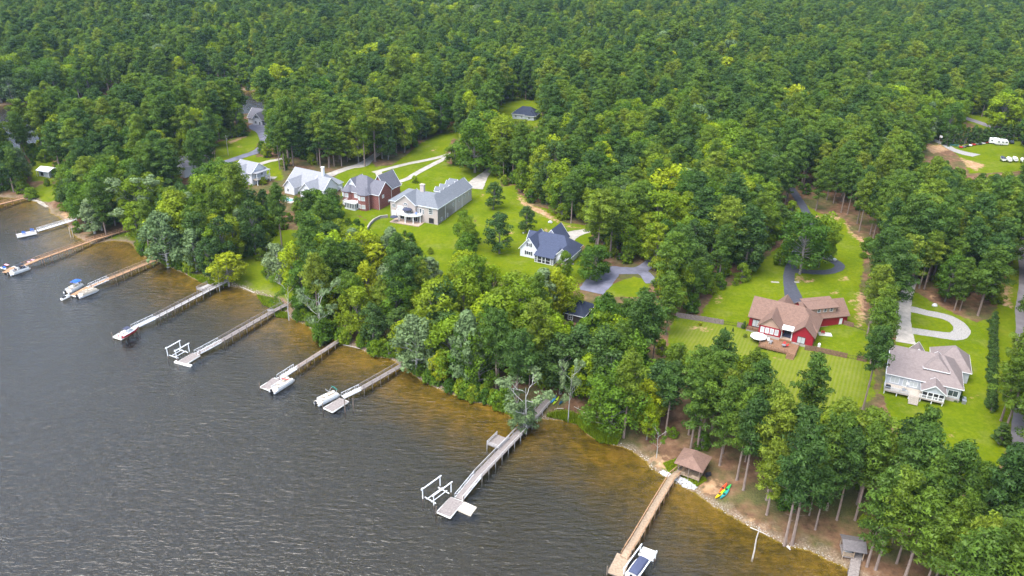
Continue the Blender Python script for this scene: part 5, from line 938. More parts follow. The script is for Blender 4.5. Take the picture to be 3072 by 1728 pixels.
LM={'pine':leafmat('pine_needles',[(0,(.044,.092,.020)),(.3,(.070,.130,.018)),(.65,(.098,.162,.016)),(.88,(.124,.184,.015)),(1,(.165,.208,.018))],.4),
 'broad':leafmat('green_leaves',[(0,(.052,.115,.012)),(.3,(.094,.17,.01)),(.65,(.138,.212,.009)),(1,(.195,.25,.011))],.42),
 'lime':leafmat('lime_leaves',[(0,(.175,.255,.006)),(.5,(.22,.285,.007)),(1,(.265,.295,.009))],.4),
 'silver':leafmat('silvery_leaves',[(0,(.105,.165,.06)),(1,(.165,.22,.095))],.3),
 'dark':leafmat('dark_leaves',[(0,(.044,.09,.022)),(1,(.066,.115,.02))],.35),
 'weed':leafmat('marsh_leaves',[(0,(.14,.22,.008)),(1,(.24,.29,.01))],.35)}
BARK=mat('pine_bark',(.20,.15,.125),.95,.2,2.,bump=.4,stretch=(3,3,.6))
BARKG=mat('grey_bark',(.17,.155,.14),.95,.2,2.,bump=.4,stretch=(3,3,.6))
BARKW=mat('bleached_wood',(.34,.33,.31),.9,.15,2.,bump=.3,stretch=(3,3,.6))
def leaves(blobs,n,size,aspect=1.,up=.35,jit=.7,seed=0,flat=1.):
    """leaf-sized triangles spread over the shells of many small clumps; blobs rows x y z r"""
    r=np.random.default_rng(seed); B=np.array(blobs); w=B[:,3]**2; k=r.choice(len(B),n,p=w/w.sum())
    d=r.normal(size=(n,3)); d[:,2]=d[:,2]*.8+up; d/=np.linalg.norm(d,axis=1)[:,None]
    rad=B[k,3]*(.55+.5*r.random(n)**.6); c=B[k,:3]+d*rad[:,None]*np.array([1,1,flat])
    nn=d+r.normal(size=(n,3))*jit*.6; nn/=np.linalg.norm(nn,axis=1)[:,None]
    a=np.cross(nn,r.normal(size=(n,3))); a/=np.linalg.norm(a,axis=1)[:,None]; b_=np.cross(nn,a)
    s=size*(.6+.8*r.random(n))[:,None]
    P=np.stack([c+a*s*.62*aspect,c-a*s*.4*aspect+b_*s*.5/aspect,c-a*s*.4*aspect-b_*s*.5/aspect],1).reshape(-1,3)
    tone=np.repeat(np.clip(.5+(r.random(len(B))[k]-.5)*.8+(r.random(n)-.5)*.35,0,1),3)
    return P,tone
def leafobj(name,P,tone,m):
    me=bpy.data.meshes.new(name); fastmesh(me,P,np.arange(len(P)).reshape(-1,3)); at=me.attributes.new('tone','FLOAT','POINT'); at.data.foreach_set('value',tone.astype(np.float32)); me.materials.append(m); return me
def limbs(mb,p0,p1,r0,r1,n=3,bend=.12,r=None):
    r=r or random; p0=Vector(p0); p1=Vector(p1); L=(p1-p0).length; pts=[];rad=[]
    for i in range(n+1):
        s=i/n; q=p0.lerp(p1,s)
        if 0<i<n: q+=Vector((r.uniform(-1,1),r.uniform(-1,1),r.uniform(-.5,1)))*L*bend*.5
        pts.append(q); rad.append(r0+(r1-r0)*s)
    mb.tube(pts,rad,5,cap=False); return pts
def unit_pine(seed,crown_from=.5,wide=.17,ntri=3600,open_=0.):
    """height 1 unit=1 m at 24 m; returns (trunk mesh, crown mesh); crown reaches from crown_from to top"""
    r=random.Random(seed); H=24.; mb=MB(); lean=[r.uniform(-.5,.5),r.uniform(-.5,.5)]
    axis=lambda s:Vector((lean[0]*s*s*1.4,lean[1]*s*s*1.4,H*s))
    mb.tube([axis(s) for s in (0,.02,.15,.35,.6,.8,.96)],[.36,.29,.25,.21,.15,.1,.03],7,cap=False)
    bl=[]
    nb=34
    for i in range(nb):
        s=crown_from+(1-crown_from)*((i+.5)/nb)**.8; u=(s-crown_from)/(1-crown_from)
        prof=(.55+.9*u-1.25*u*u+.0) if u>.15 else .35+1.9*u
        ang=i*2.4+r.uniform(-.5,.5); L=H*wide*max(prof,.14)*r.uniform(.55,1.12)*1.5
        c=axis(s)+Vector((math.cos(ang)*L,math.sin(ang)*L,r.uniform(-.2,.7)))
        limbs(mb,axis(max(s-.035,.1)),c,.055,.02,2,.1,r)
        for q in range(3):
            f=1-.36*q
            if r.random()<open_*(q>0): continue
            cc=axis(s)+(c-axis(s))*f+Vector((r.uniform(-.5,.5),r.uniform(-.5,.5),r.uniform(-.1,.5)))
            bl.append((*cc,r.uniform(.85,1.4)*(.8+.4*(1-abs(2*u-1)))))
    bl.append((*axis(.985),.8)); bl.append((*axis(.95),1.))
    for i in range(5):                                   # dead stubs under the crown
        s=crown_from-.03-i*.035; ang=r.uniform(0,6.28); limbs(mb,axis(s),axis(s)+Vector((math.cos(ang),math.sin(ang),.2))*r.uniform(.6,1.6),.03,.012,1,0,r)
    P,tn=leaves(bl,int(ntri*1.5),.44,1.4,.45,.8,seed,.75)
    return mb.mesh('trunk',BARK),leafobj('crown',P,tn,LM['pine'])
def unit_broad(seed,kind='broad',H=17.,wide=.27,low=.2,ntri=4600,shape='round',bark=None,size=.44):
    r=random.Random(seed); mb=MB(); bl=[]; rr=H*wide
    top=Vector((r.uniform(-.6,.6),r.uniform(-.6,.6),H*.9))
    mb.tube([(0,0,-.3),(0,0,.25),(top.x*.1,top.y*.1,H*.22),(top.x*.4,top.y*.4,H*.5),tuple(top)],[.42,.3,.25,.17,.04],7,cap=False)
    lob=r.uniform(0,6.28)
    for i in range(64 if shape!='cone' else 48):
        while True:
            u=r.random(); ang=r.uniform(0,6.28)
            if shape=='cone': pr=(1-u)*.95+.06
            elif shape=='oval': pr=math.sin(math.pi*min(.97,.12+.84*u))**.75
            else: pr=math.sin(math.pi*min(.97,.2+.74*u))**.6
            q=math.sqrt(r.random())
            if q>.45 or u>.7: break
        pr*=1+.16*math.sin(2*ang+lob)+.10*math.sin(5*ang+lob*2)
        s=low+(1-low)*u; L=rr*pr*q
        c=Vector((math.cos(ang)*L,math.sin(ang)*L,H*s*.97))+Vector((top.x,top.y,0))*s*.6
        if i%2==0: limbs(mb,(top.x*s*.4,top.y*s*.4,H*max(.14,s*.66)),c,.085,.02,3,.14,r)
        bl.append((*c,rr*r.uniform(.20,.36)))
    P,tn=leaves(bl,ntri,size,1.,.4,.75,seed)
    return mb.mesh('trunk',bark or BARKG),leafobj('crown',P,tn,LM[kind])
def unit_bare(seed,H=12.,leafy=500,kind='silver',spread=.28,b=None):
    r=random.Random(seed); mb=MB(); bl=[]
    top=Vector((r.uniform(-.8,.8),r.uniform(-.8,.8),H))
    mb.tube([(0,0,-.5),(0,0,H*.3),tuple(top*.6),tuple(top)],[.2,.16,.1,.03],6,cap=False)
    def grow(p,d,L,rad,dep):
        e=p+d*L; pts=limbs(mb,p,e,rad,rad*.55,3,.2,r)
        if dep==0: bl.append((*e,.7)); return
        for k in range(3):
            nd=(d+Vector((r.uniform(-.75,.75),r.uniform(-.75,.75),r.uniform(-.1,.5)))).normalized()
            grow(pts[-1-(k==2)],nd,L*r.uniform(.5,.72),rad*.55,dep-1)
    for i in range(7):
        s=.35+.09*i; a=i*2.4+r.random(); grow(top*s,Vector((math.cos(a),math.sin(a),.75)).normalized(),H*spread*r.uniform(.7,1.),.06,2)
    tr=mb.mesh('trunk',b or BARKW)
    P,tn=leaves(bl,leafy,.42,1.,.3,.8,seed) if leafy else (None,None)
    return tr,(leafobj('crown',P,tn,LM[kind]) if leafy else None)
PINES=[unit_pine(100+i,cf,w,n,o) for i,(cf,w,n,o) in enumerate([(.36,.135,4000,0),(.3,.15,4200,0),(.44,.14,3700,.1),(.24,.155,4500,0),(.4,.125,3400,.25),(.48,.15,3600,0),(.22,.13,4500,0)])]
BROADS=[unit_broad(200+i,'broad',17,w,lo,5600,sh) for i,(w,lo,sh) in enumerate([(.27,.16,'round'),(.24,.2,'oval'),(.3,.2,'round'),(.22,.15,'oval'),(.26,.26,'round'),(.2,.12,'oval')])]
BROADS.append(unit_broad(230,'dark',17,.25,.14,4600,'round'))
BROADS.append(unit_broad(231,'dark',17,.21,.14,4400,'oval'))
LIMES=[unit_broad(240,'lime',15,.25,.22,4200,'oval'),unit_broad(241,'lime',16,.28,.25,4400,'round')]
SILVERS=[unit_broad(250,'silver',15,.27,.15,4400,'round',BARKW,.46),unit_broad(251,'silver',15,.22,.12,4200,'oval',BARKW,.46)]
BUSHES=[unit_broad(260+i,k,5,.42,.02,1500,'round',None,.42) for i,k in enumerate(('broad','dark','lime'))]
CONES=[unit_broad(270,'dark',8,.19,.03,1700,'cone',None,.4),unit_broad(271,'dark',8,.21,.03,1700,'cone',None,.4)]
BARES=[unit_bare(280,12,1300),unit_bare(281,11,900,'broad'),unit_bare(282,13,1800,'silver',.24)]
BASEH={'pine':24.,'broad':17.,'dark':17.,'lime':15.5,'silver':15.,'bush':5.,'cone':8.,'bare':12.}
PROTO={'pine':PINES,'broad':BROADS,'dark':BROADS[6:],'lime':LIMES,'silver':SILVERS,'bush':BUSHES,'cone':CONES,'bare':BARES}
RAD={'pine':4.2,'broad':4.3,'dark':4.,'lime':4.,'silver':3.9,'bush':2.1,'cone':1.6,'bare':3.}
LOOK={'pine':('pine_tree','pine','pine tree'),'broad':('broadleaf_tree','leafy green broadleaf tree','tree'),'dark':('broadleaf_tree','dark green broadleaf tree','tree'),
 'lime':('broadleaf_tree','bright lime green broadleaf tree','tree'),'silver':('broadleaf_tree','silvery grey-green leafy tree','tree'),'bush':('shrub','low rounded green shrub','shrub'),'cone':('conifer_shrub','dense dark conical evergreen','evergreen'),'bare':('bare_tree','half bare tree with bleached branches','tree')}
# places that people can find, to say where a tree stands (pixel of the place, phrase)
PLACES=[((2085,1390),'in the grove around the brown roofed gazebo'),((2400,1560),'on the straw bank between gazebo and dock shed'),((2700,1580),'in the pine grove behind the small grey dock shed'),
 ((2970,1500),'beside the sandy track at the end of the grey road'),((2660,900),'in the line left of the gravel loop house'),((2860,880),'in the wood beside the gravel loop driveway'),
 ((2300,1200),'on the slope below the red house lawn'),((2150,800),'in the wood beside the red house front lawn'),((2480,520),'in the wood at the top of the red house driveway'),((2750,600),'in the pine wood below the vehicle storage field'),
 ((1900,1150),'on the shore slope left of the gazebo grove'),((1650,1080),'around the hidden dark roofed cabin'),((1450,1080),'on the wooded bank between two long docks'),((1150,960),'on the bank above the dock with the white ramp'),
 ((950,850),'on the lawn above the weathered grey dock'),((1200,800),'on the slope below the tan brick house'),((1000,700),'in the garden trees below the red brick house'),((1850,950),'around the bluish asphalt turning area'),
 ((1900,650),'in the wood behind the navy roofed house'),((1700,500),'in the wood right of the tan house driveway'),((1200,400),'in the pine wood left of the long lawn'),((900,420),'in the pine wood behind the white ranch house'),
 ((1570,260),'around the dark hip roofed house in the forest'),((450,620),'on the bank behind the orange brown docks'),((250,560),'in the trees around the white roofed shed'),((600,560),'around the half hidden white gabled house'),
 ((300,400),'in the pine wood in front of the back cove'),((700,250),'across the back cove'),((2100,400),'in the mixed forest above the red house wood'),((2900,300),'in the forest behind the vehicle storage field')]
PLW=G(*np.array([p for p,_ in PLACES],float).T)[:,:2]
TREES=[]   # kind, variant, x, y, z, scale, yaw, sx, label or None
def put(kind,x,y,h,rad=None,label=None,variant=None,z=None):
    v=variant if variant is not None else int(rng.integers(len(PROTO[kind])))
    s=h/BASEH[kind]; sx=(rad/RAD[kind]) if rad else s
    TREES.append([kind,v,x,y,hgt(x,y) if z is None else z,s,rng.random()*6.283,sx,label])
def by_base(kind,bx,by,ty,hw,label=None,variant=None):
    """tree whose foot is at pixel bx,by, top at row ty, crown half width hw pixels"""
    p=GP(bx,by); lo,hi=1.,45.
    for _ in range(30):
        m=(lo+hi)/2; q,dep=project([p.x,p.y,p.z+m])
        if q[1]>ty: lo=m
        else: hi=m
    _,dep=project([p.x,p.y,p.z]); put(kind,p.x,p.y,lo,hw*dep/F,label,variant)
def by_top(kind,tx,ty,h,label=None,variant=None,rad=None):
    p=G(np.array([tx]),np.array([ty]),h)[0]; put(kind,float(p[0]),float(p[1]),h,rad,label,variant)
# trees one can point to
by_base('broad',1480,628,546,31,'round crowned tree alone on the lawn right of the long tan house')
by_base('dark',1498,760,642,37,'dark leafy tree alone on the lawn left of the navy roofed house',0)
by_base('broad',1392,735,632,34,'leafy tree on the lawn below the tan house corner, behind a bluish green one')
by_base('broad',1397,822,700,40,'bluish green oval tree in the middle of the central lawn',1)
by_base('dark',1577,698,618,27,'small tree standing behind the white house with navy roof',1)
by_base('broad',1425,518,358,58,'huge round oak beside the looping pale driveway, mulch around its foot',0)
by_base('broad',1500,510,352,46,'big oak right behind the huge round oak by the pale driveway',2)
by_base('broad',1366,495,432,30,'smaller oak with a pale trunk by the pale driveway fork',4)
by_base('broad',1690,838,750,27,'narrow pointed tree in front of the white house with navy roof',3)
by_base('broad',1775,840,738,44,'low spreading tree between the navy roofed house and the bluish asphalt',0)
by_base('broad',2399,822,650,60,'wide tree in the fork of the black driveway loop',2)
by_base('broad',2455,802,645,42,'thinner tree inside the black driveway loop',4)
by_base('lime',688,858,757,50,'small bright green tree leaning over the grey dock shore end',0)
by_base('bare',659,872,800,16,'slim pale trunked tree at the water beside the grey dock bump-out',1)
by_base('bare',867,960,840,30,'slim white trunked half bare tree in the shallows by the weathered dock',1)
by_base('silver',840,850,735,42,'pale silvery tree on the lakeside lawn',0); by_base('lime',905,900,735,48,'yellow green tree with a forked pale trunk on the lakeside lawn',1)
by_base('bare',962,1022,878,40,'dead white tree with curled bare branches at the water edge',0)
by_base('bush',968,1024,960,30,'leafy bush at the foot of the dead white tree at the water edge',0)
by_base('bare',1578,1300,1160,55,'bleached bare branched tree growing through the long dock',0); by_base('silver',1572,1296,1205,36,'leafy grey green tree under the bleached branches at the long dock',0)
by_base('bare',1704,1266,1120,26,'slim white stemmed tree in the marsh grass right of the long dock',2)
by_base('bare',1969,1374,1285,20,'slim bare stemmed sapling on the brown bank left of the gazebo',1); by_base('lime',1940,1318,1200,34,'yellow green tree with crooked pale limbs left of the gazebo bank',0)
by_base('silver',505,802,640,60,'big silvery willow like tree at the orange brown dock shore',0)
by_base('silver',590,815,690,44,'round grey green tree on the bank right of the silvery willow',1)
by_base('silver',285,700,600,46,'pale grey green tree at the shore end of the white gangway',1); by_base('bare',430,690,565,50,'greyish sparse tree above the orange brown docks',2)
by_base('silver',1250,1120,955,62,'large grey green tree overhanging the water right of the short dock',0); by_base('silver',1400,1175,940,58,'tall silvery tree on the wooded bank between two docks',1)
by_base('lime',1318,1155,1050,30,'narrow lime green tree at the wooded water edge',0); by_base('lime',1380,960,820,38,'lime green tree among dark trees below the central lawn',0)
by_base('lime',1640,1110,960,68,'broad yellow green tree in front of the hidden dark roofed house',1)
by_base('silver',1290,870,775,40,'pale green tree below the lawn of the tan brick house',1)
by_base('lime',2385,1440,1265,46,'bright lime tree in the pine slope above the kayaks',1)
by_base('lime',1860,610,520,38,'yellow green tree in the broadleaf wood behind the navy roofed house',0); by_base('lime',1740,575,485,22,'narrow lime green tree in the wood edge by the long lawn',0)
by_base('dark',1000,650,568,31,'dark round tree left of the red brick house',0)
p=GP(2353,1636); put('pine',p.x,p.y,26,None,'sparse pine at the very water edge, shorter one of a close pair',4)
p=GP(2375,1634); put('pine',p.x,p.y,29,None,'sparse pine at the very water edge, taller one of a close pair',4)
for bx,by,h in [(2940,1690,28),(2600,1700,24),(2627,1709,25),(2735,1668,24),(3002,1262,25),(3014,1296,26),(1871,1313,25),(1488,1187,25),(1494,1178,24),(1257,976,22),(1265,974,21),(1001,940,25),(1037,916,21),(847,749,25),(2071,1350,24),(2091,1351,25),(2066,1304,24),(2096,1312,23),(2105,1325,24),
  (2447,632,22),(2523,638,22),(2542,643,21),(2571,671,23),(2577,694,23),(2610,704,22),(2620,713,22),(2500,610,20),(2480,600,20),(2480,1530,24),(2455,1510,22),(2510,1560,23),(320,712,24),(70,475,22),(78,480,22),(265,455,20),(418,450,21),(640,475,24),(2810,1640,25),(2690,1690,22),(2565,1560,24),(2210,1440,24),(2230,1470,25),(2300,1500,26),(2880,1660,22),(2630,880,22)]:
    p=GP(bx,by); put('pine',p.x,p.y,h)
for bx,by,ty,hw in [(2244,1226,1048,44),(2258,1204,1062,36),(2588,1228,985,42),(2606,1160,905,44),(2612,1090,860,40),(2600,1010,800,42)]: by_base('pine',bx,by,ty,hw)
by_top('pine',2465,1072,23,'dark pine with a narrow top rising over the striped lawn',3); by_top('pine',2172,996,22,'dark green pine standing against the left part of the striped lawn',3); by_top('pine',2797,1236,24,'broad dark pine rising over the lawn below the gravel loop house',6); 
for i in range(24):                                      # clipped evergreen hedge right of the gravel loop house
    s=i/23; q=GP(2979-6*s+random.uniform(-1.5,1.5),968+262*s); put('cone',q.x,q.y,random.uniform(3.6,4.6),random.uniform(1.25,1.55))
for i in range(15):
    s=i/14; q=GP(2838+255*s,436-18*s+random.uniform(-1,1)); put('cone',q.x,q.y,random.uniform(7.5,10),random.uniform(2.2,2.8),'tall dark evergreen in the screen row behind the vehicle storage field')
for bx,by,ty,hw,k,lb in [(2868,1196,1152,17,'cone','dark pointed shrub at the right front corner of the grey house'),(1000,600,570,14,'bush','low shrub between the white ranch house and the red brick house'),(1245,548,528,10,'bush','small round shrub behind the tan brick house chimney'),(1190,590,572,8,'bush','small shrub at the left wall of the tan brick house'),(2590,772,758,13,'bush','low dark bush by the clay patch at the wood edge'),(790,552,532,12,'bush','shrub right of the white balcony house'),(2235,1012,1000,6,'bush','small shrub under the balcony of the red house'),(2258,1014,1000,7,'bush','small shrub at the stone corner of the red house'),(2100,976,966,6,'bush','small shrub along the weathered grey fence'),(2175,990,980,4,'cone','tiny pointed evergreen by the grey fence near the gate'),(2198,994,982,4,'cone','tiny pointed evergreen by the grey fence near the red house'),(95,595,565,20,'bush','green bush by the far left riprap'),(1810,815,790,12,'bush','dark bush at the edge of the bluish asphalt'),(3000,1330,1270,34,'cone','broad dark evergreen beside the grey road'),(2230,985,965,7,'bush','shrub at the left end of the red house wall')]: by_base(k,bx,by,ty,hw,lb)
# the rest of the woods: fill everything the photograph shows as trees
def fbm(x,y,s,seed):
    r=np.random.default_rng(seed); a=0
    for k in range(5): th=r.random()*6.28; f=s*(1+.6*k); ph=r.random()*6.28; a=a+np.sin((x*np.cos(th)+y*np.sin(th))*f+ph)/(1+.5*k)
    return a/2.2
def scatter(cell,seed,kindsel):
    r=np.random.default_rng(seed)
    gx,gy=np.meshgrid(np.arange(-760,900,cell),np.arange(70,1160,cell)); x=(gx+r.uniform(-.46,.46,gx.shape)*cell).ravel(); y=(gy+r.uniform(-.46,.46,gy.shape)*cell).ravel()
    px,dep=project(np.stack([x,y,np.full(x.shape,8.)],-1)); k=(y*CT>20)&(px[:,0]>-420)&(px[:,0]<3500)&(px[:,1]<2080)&(px[:,1]>-150); x,y=x[k],y[k]
    d=shoredist(x,y); k=d>1.5; x,y=x[k],y[k]; z=terrain(x,y); return x,y,z,r
x,y,z,r_=scatter(5.3,11,None)
px,dep=project(np.stack([x,y,z+15],-1)); u,v=px[:,0],px[:,1]
pp=np.full(len(x),.16)
pp[(u>2460)&(v>330)]=.93; pp[(u>1850)&(v>1130)]=.9; pp[(u>2050)&(v>1000)]=.9; pp[(u<760)&(v<500)]=.8; pp[(u>800)&(u<1420)&(v<480)]=.82; pp[v<330]=.66
pp[(u>1620)&(u<2460)&(v<420)]=.7; pp[(u>2250)&(v<560)]=.85
pp=np.clip(pp+.42*(fbm(x,y,.022,3)<-.55)*np.where(pp>.5,-1,1)-.5*((fbm(x,y,.028,5)>.35)&(v<430)),.04,.97)
isp=r_.random(len(x))<pp
gap=fbm(x,y,.05,21)<-1.25
keep=~gap&np.where(isp,r_.random(len(x))<.93,r_.random(len(x))<.66)
x,y,z,isp,u,v=[a[keep] for a in (x,y,z,isp,u,v)]
q=r_.random(len(x)); kind=np.where(isp,0,np.where(q<.15,2,np.where(q<.21,3,1)))
hh=np.where(isp,r_.uniform(16.5,27,len(x)),r_.uniform(13,21,len(x))); hh=hh*np.clip(1+.13*fbm(x,y,.045,31)+.10*r_.normal(size=len(x)),.6,1.3)
rad=np.where(isp,hh/24*4.7,hh/17*4.9)*r_.uniform(.76,1.3,len(x))
bad=np.zeros(len(x),bool)
for s,f in ((0,0),(.1,0),(.2,0),(.28,0),(.35,0),(.45,0),(.68,0),(.9,0),(.85,.5),(.85,-.5),(.68,.6),(.68,-.6),(.55,0),(.8,0),(1.,0),(.92,.6),(.92,-.6),(.75,.95),(.75,-.95),(.6,.85),(.6,-.85),(.4,.6),(.4,-.6)):
    if s==.4: ww=np.where(isp,0,f)
    else: ww=f
    pq,_=project(np.stack([x+rad*ww,y,z+hh*s],-1)); bad|=masked(pq)
for ex,ey,er in ((135,505,15),(125,480,12),(560,505,11),(765,352,19),(745,365,14)):
    g_=GP(ex,ey); bad|=(x-g_.x)**2+(y-g_.y)**2<er**2
man=np.array([[t_[2],t_[3]] for t_ in TREES]); 
for mx_,my_ in man: bad|=(x-mx_)**2+(y-my_)**2<2.6**2
k=~bad; x,y,z,kind,hh,rad,u,v=[a[k] for a in (x,y,z,kind,hh,rad,u,v)]
_,dep=project(np.stack([x,y,z],-1)); size=rad/dep
infr=(u>-20)&(u<3092)&(v>-10)&(v<1728)
pick=np.zeros(len(x),bool)
nm={n_:sum(1 for t_ in TREES if (t_[0]=='pine')==(n_=='pine')) for n_ in ('pine','other')}
for isP,cap in ((True,300-nm['pine']),(False,292-nm['other'])):
    ix=np.where(((kind==0)==isP)&infr)[0]; ix=ix[np.argsort(-size[ix])][:cap]; pick[ix]=True
KN=['pine','broad','lime','silver']
for i in np.where(pick)[0]:
    kd=KN[kind[i]]; s=hh[i]/BASEH[kd]
    TREES.append([kd,int(rng.integers(len(PROTO[kd]))),float(x[i]),float(y[i]),float(z[i]),s,rng.random()*6.283,s*float(rad[i]/(hh[i]/BASEH[kd]*RAD[kd])),None])
def place_of(x_,y_): return int(np.argmin(((PLW-np.array([x_,y_]))**2).sum(1)))
first={}
for kd,vr,x_,y_,z_,s,yaw,sx,lab in TREES:
    nm_,look,cat=LOOK[kd]
    if lab is None:
        ph=PLACES[place_of(x_,y_)][1]; hm=s*BASEH[kd]
        if kd=='pine': look=('tall ' if hm>23.5 else 'medium ' if hm>20.5 else 'short ')+['narrow pine','full pine','high crowned pine','deep crowned pine','thin crowned pine','wide pine','deep narrow pine'][vr]
        elif kd in ('broad','dark'): look=('big ' if hm>18 else 'middling ' if hm>15 else 'small ')+(['round','oval','spreading','slender','rounded','narrow','dark round','dark oval'][vr+(6 if kd=='dark' else 0)])+' green tree'
        elif kd=='cone': look='clipped pointed evergreen'; ph='in the straight hedge right of the gravel loop house'
        lab=f'{look} {ph}'; grp=f'{cat}s {ph}'
    else: grp='evergreens screening the storage field' if 'screen row' in lab else None
    o=thing(nm_,lab,cat,(x_,y_,z_-.05),yaw,grp); o.scale=(sx,sx,s)
    tr,cr=PROTO[kd][vr]
    a=link('trunk',tr,o); c=link('crown',cr,o) if cr else None
    if c: first.setdefault((kd,vr),(a,c))
# low growth under and around the woods
bx_,by_,bz_,rb=scatter(4.6,23,None); k=(by_<560)&(rb.random(len(bx_))<.55); bx_,by_,bz_=bx_[k],by_[k],bz_[k]
bh=rb.uniform(2.2,6.5,len(bx_)); bad=np.zeros(len(bx_),bool)
for s,f in ((0,0),(.5,.8),(.5,-.8),(1,0),(1,.5),(1,-.5)):
    pq,_=project(np.stack([bx_+bh*.42*f,by_,bz_+bh*s],-1)); bad|=masked(pq)
bad|=(fbm(bx_,by_,.05,9)<-.35)
pq,_=project(np.stack([bx_,by_,bz_],-1)); bad|=(pq[:,0]>1840)&(pq[:,1]>1230)&(rb.random(len(bx_))<.8)
bx_,by_,bz_,bh=[a[~bad] for a in (bx_,by_,bz_,bh)]
# bushes leaning over the wooded shore, between the dock ends
sp_=np.array([q for q in SHORE_PX if 390<q[0]<1560],float); tt=np.sort(rb.uniform(0,len(sp_)-1.001,230)); i0=tt.astype(int); sp_=sp_[i0]+(sp_[i0+1]-sp_[i0])*(tt-i0)[:,None]
ok=~((sp_[:,0]>560)&(sp_[:,0]<880))
for ex in (474,1056,1204): ok&=abs(sp_[:,0]-ex)>16
sp_=sp_[ok]; sg=G(sp_[:,0]+rb.uniform(-4,10,len(sp_)),sp_[:,1]-rb.uniform(4,20,len(sp_)))
bx_=np.concatenate([bx_,sg[:,0]]); by_=np.concatenate([by_,sg[:,1]]); bz_=np.concatenate([bz_,sg[:,2]]); bh=np.concatenate([bh,rb.uniform(1.6,4.6,len(sg))])
# far woods, too many to count: one mass of pines and one of broadleaf trees
def forest(name,label,sel,kinds,mats_src):
    ids=np.where(sel)[0]; n=len(ids); me=bpy.data.meshes.new(name)
    P=np.stack([x[ids],y[ids],z[ids]-.05],-1); me.vertices.add(n); me.vertices.foreach_set('co',P.astype(np.float32).ravel())
    sc_=hh[ids]/BASEH[kinds[0]]; sxy=rad[ids]/RAD[kinds[0]]; S=np.stack([sxy,sxy,sc_],-1); Rt=np.zeros((n,3)); Rt[:,2]=r_.random(n)*6.283
    for an,vv in (('scl',S),('rot',Rt)): a=me.attributes.new(an,'FLOAT_VECTOR','POINT'); a.data.foreach_set('vector',vv.astype(np.float32).ravel())
    protos=[first[k_] for k_ in mats_src if k_ in first]
    a=me.attributes.new('pick','INT','POINT'); a.data.foreach_set('value',r_.integers(0,len(protos),n).astype(np.int32))
    o=link(name,me,kind='stuff'); o['label']=label; o['category']='forest'
    ng=bpy.data.node_groups.new(name,'GeometryNodeTree'); ng.interface.new_socket('Geometry',in_out='INPUT',socket_type='NodeSocketGeometry'); ng.interface.new_socket('Geometry',in_out='OUTPUT',socket_type='NodeSocketGeometry')
    N=ng.nodes; L=ng.links; gi=N.new('NodeGroupInput'); go=N.new('NodeGroupOutput'); ip=N.new('GeometryNodeInstanceOnPoints'); jn=N.new('GeometryNodeJoinGeometry')
    for tr_,cr_ in protos:
        j2=N.new('GeometryNodeJoinGeometry')
        for ob in (tr_,cr_):
            inf=N.new('GeometryNodeObjectInfo'); inf.inputs['Object'].default_value=ob; inf.transform_space='ORIGINAL'; L.new(inf.outputs['Geometry'],j2.inputs[0])
        g2=N.new('GeometryNodeGeometryToInstance'); L.new(j2.outputs[0],g2.inputs[0]); L.new(g2.outputs[0],jn.inputs[0])
    def named(an,ty):
        q_=N.new('GeometryNodeInputNamedAttribute'); q_.data_type=ty; q_.inputs[0].default_value=an; return q_.outputs[0]
    L.new(gi.outputs[0],ip.inputs['Points']); L.new(jn.outputs[0],ip.inputs['Instance']); ip.inputs['Pick Instance'].default_value=True
    L.new(named('pick','INT'),ip.inputs['Instance Index']); L.new(named('rot','FLOAT_VECTOR'),ip.inputs['Rotation']); L.new(named('scl','FLOAT_VECTOR'),ip.inputs['Scale'])
    L.new(ip.outputs[0],go.inputs[0]); md=o.modifiers.new('trees','NODES'); md.node_group=ng; return n
rest=~pick
nf=forest('pine_forest','dense dark green pine forest covering the land to the far distance',rest&(kind==0),['pine'],[('pine',i) for i in range(7)])
nb_=forest('broadleaf_forest','green broadleaf trees mixed through the far forest',rest&(kind==1),['broad'],[('broad',i) for i in range(8)])
nl_=forest('lime_tree_patches','scattered lime green trees in the far forest',rest&(kind==2),['lime'],[('lime',i) for i in range(2)])
ns_=forest('pale_tree_patches','scattered pale grey green trees in the far forest',rest&(kind==3),['silver'],[('silver',i) for i in range(2)])
x,y,z,hh,rad=bx_,by_,bz_,bh,bh*.42
nu_=forest('undergrowth','low green undergrowth beneath the trees',np.ones(len(x),bool),['bush'],[('bush',0)])
print('TREES',nu_,len(TREES),nf,nb_,nl_,ns_)

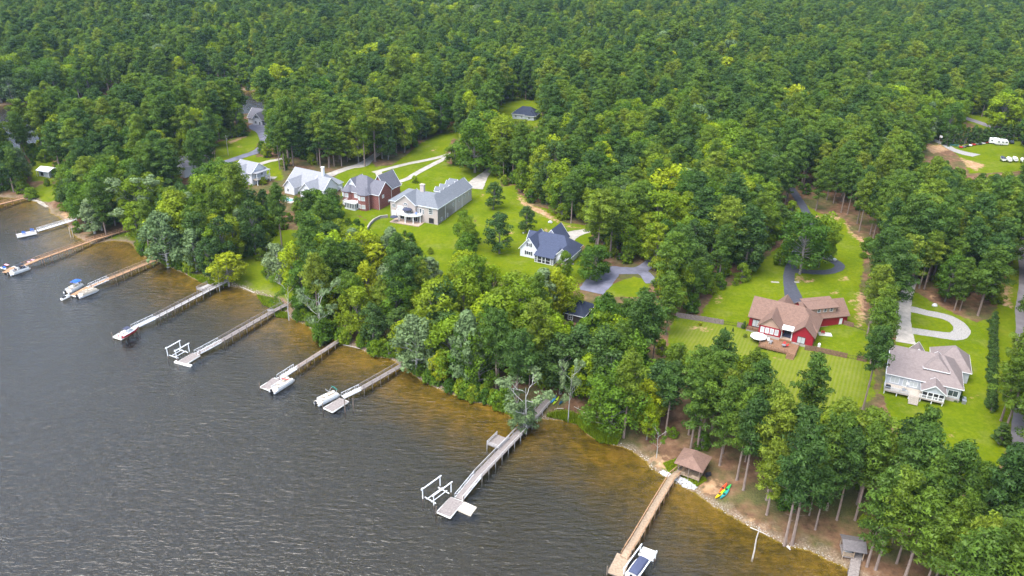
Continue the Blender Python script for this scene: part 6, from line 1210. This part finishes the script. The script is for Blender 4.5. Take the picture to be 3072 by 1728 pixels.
# marsh grass and water weeds
def weeds(name,label,polys,n,hmax,m):
    P=[];T=[]; r=np.random.default_rng(n)
    for poly in polys:
        w=G(*np.array(poly,float).T)[:,:2]; lo,hi=w.min(0),w.max(0); a=r.uniform(lo[0],hi[0],n*6); b_=r.uniform(lo[1],hi[1],n*6); k=inside(w,a,b_); a,b_=a[k][:n],b_[k][:n]; nn=len(a)
        z_=np.maximum(terrain(a,b_),-.15); h_=r.uniform(.25,1.,nn)*hmax; th=r.random(nn)*6.28; wd=r.uniform(.1,.28,nn); lx=r.normal(size=nn)*.25*hmax; ly=r.normal(size=nn)*.25*hmax
        P.append(np.stack([np.stack([a-np.cos(th)*wd,b_-np.sin(th)*wd,z_-.05],-1),np.stack([a+np.cos(th)*wd,b_+np.sin(th)*wd,z_-.05],-1),np.stack([a+lx,b_+ly,z_+h_],-1)],1).reshape(-1,3)); T.append(np.repeat(r.random(nn),3))
    o=link(name,leafobj(name,np.concatenate(P),np.concatenate(T),m),kind='stuff'); o['label']=label; o['category']='plants'
weeds('marsh_grass','bright green marsh grass along the water right of the longest dock',[[(1640,1250),(1700,1240),(1760,1262),(1830,1318),(1845,1335),(1800,1328),(1760,1300),(1735,1275),(1680,1258)],[(1770,1285),(1800,1270),(1860,1310),(1850,1335),(1800,1325)]],9000,1.7,LM['weed'])
weeds('water_weed','green water weeds in the shallows by the weathered grey dock',[[(770,885),(840,900),(860,930),(820,925),(790,915)],[(815,930),(860,940),(865,955),(830,950)],[(560,822),(640,840),(690,856),(650,858),(600,846)]],2500,.9,LM['weed'])
weeds('lawn_edge_grass','tufts of tall grass where lawns meet the woods',[[(1990,1390),(2050,1370),(2060,1400),(2010,1425)],[(2060,1440),(2100,1425),(2120,1440),(2090,1460)]],3000,.45,LM['weed'])
# ------------------------------------------------------------------ thin summer haze
hz=bpy.data.materials.new('haze_air'); hz.use_nodes=True; t=hz.node_tree; t.nodes.remove(t.nodes['Principled BSDF']); pv=node(t,'ShaderNodeVolumePrincipled'); pv.inputs['Color'].default_value=(.55,.78,1.,1); pv.inputs['Density'].default_value=.000045; pv.inputs['Anisotropy'].default_value=.2
t.links.new(pv.outputs[0],t.nodes['Material Output'].inputs['Volume'])
MB().box(-3650,3650,-700,4700,-16,122).build('haze',hz,kind='stuff')
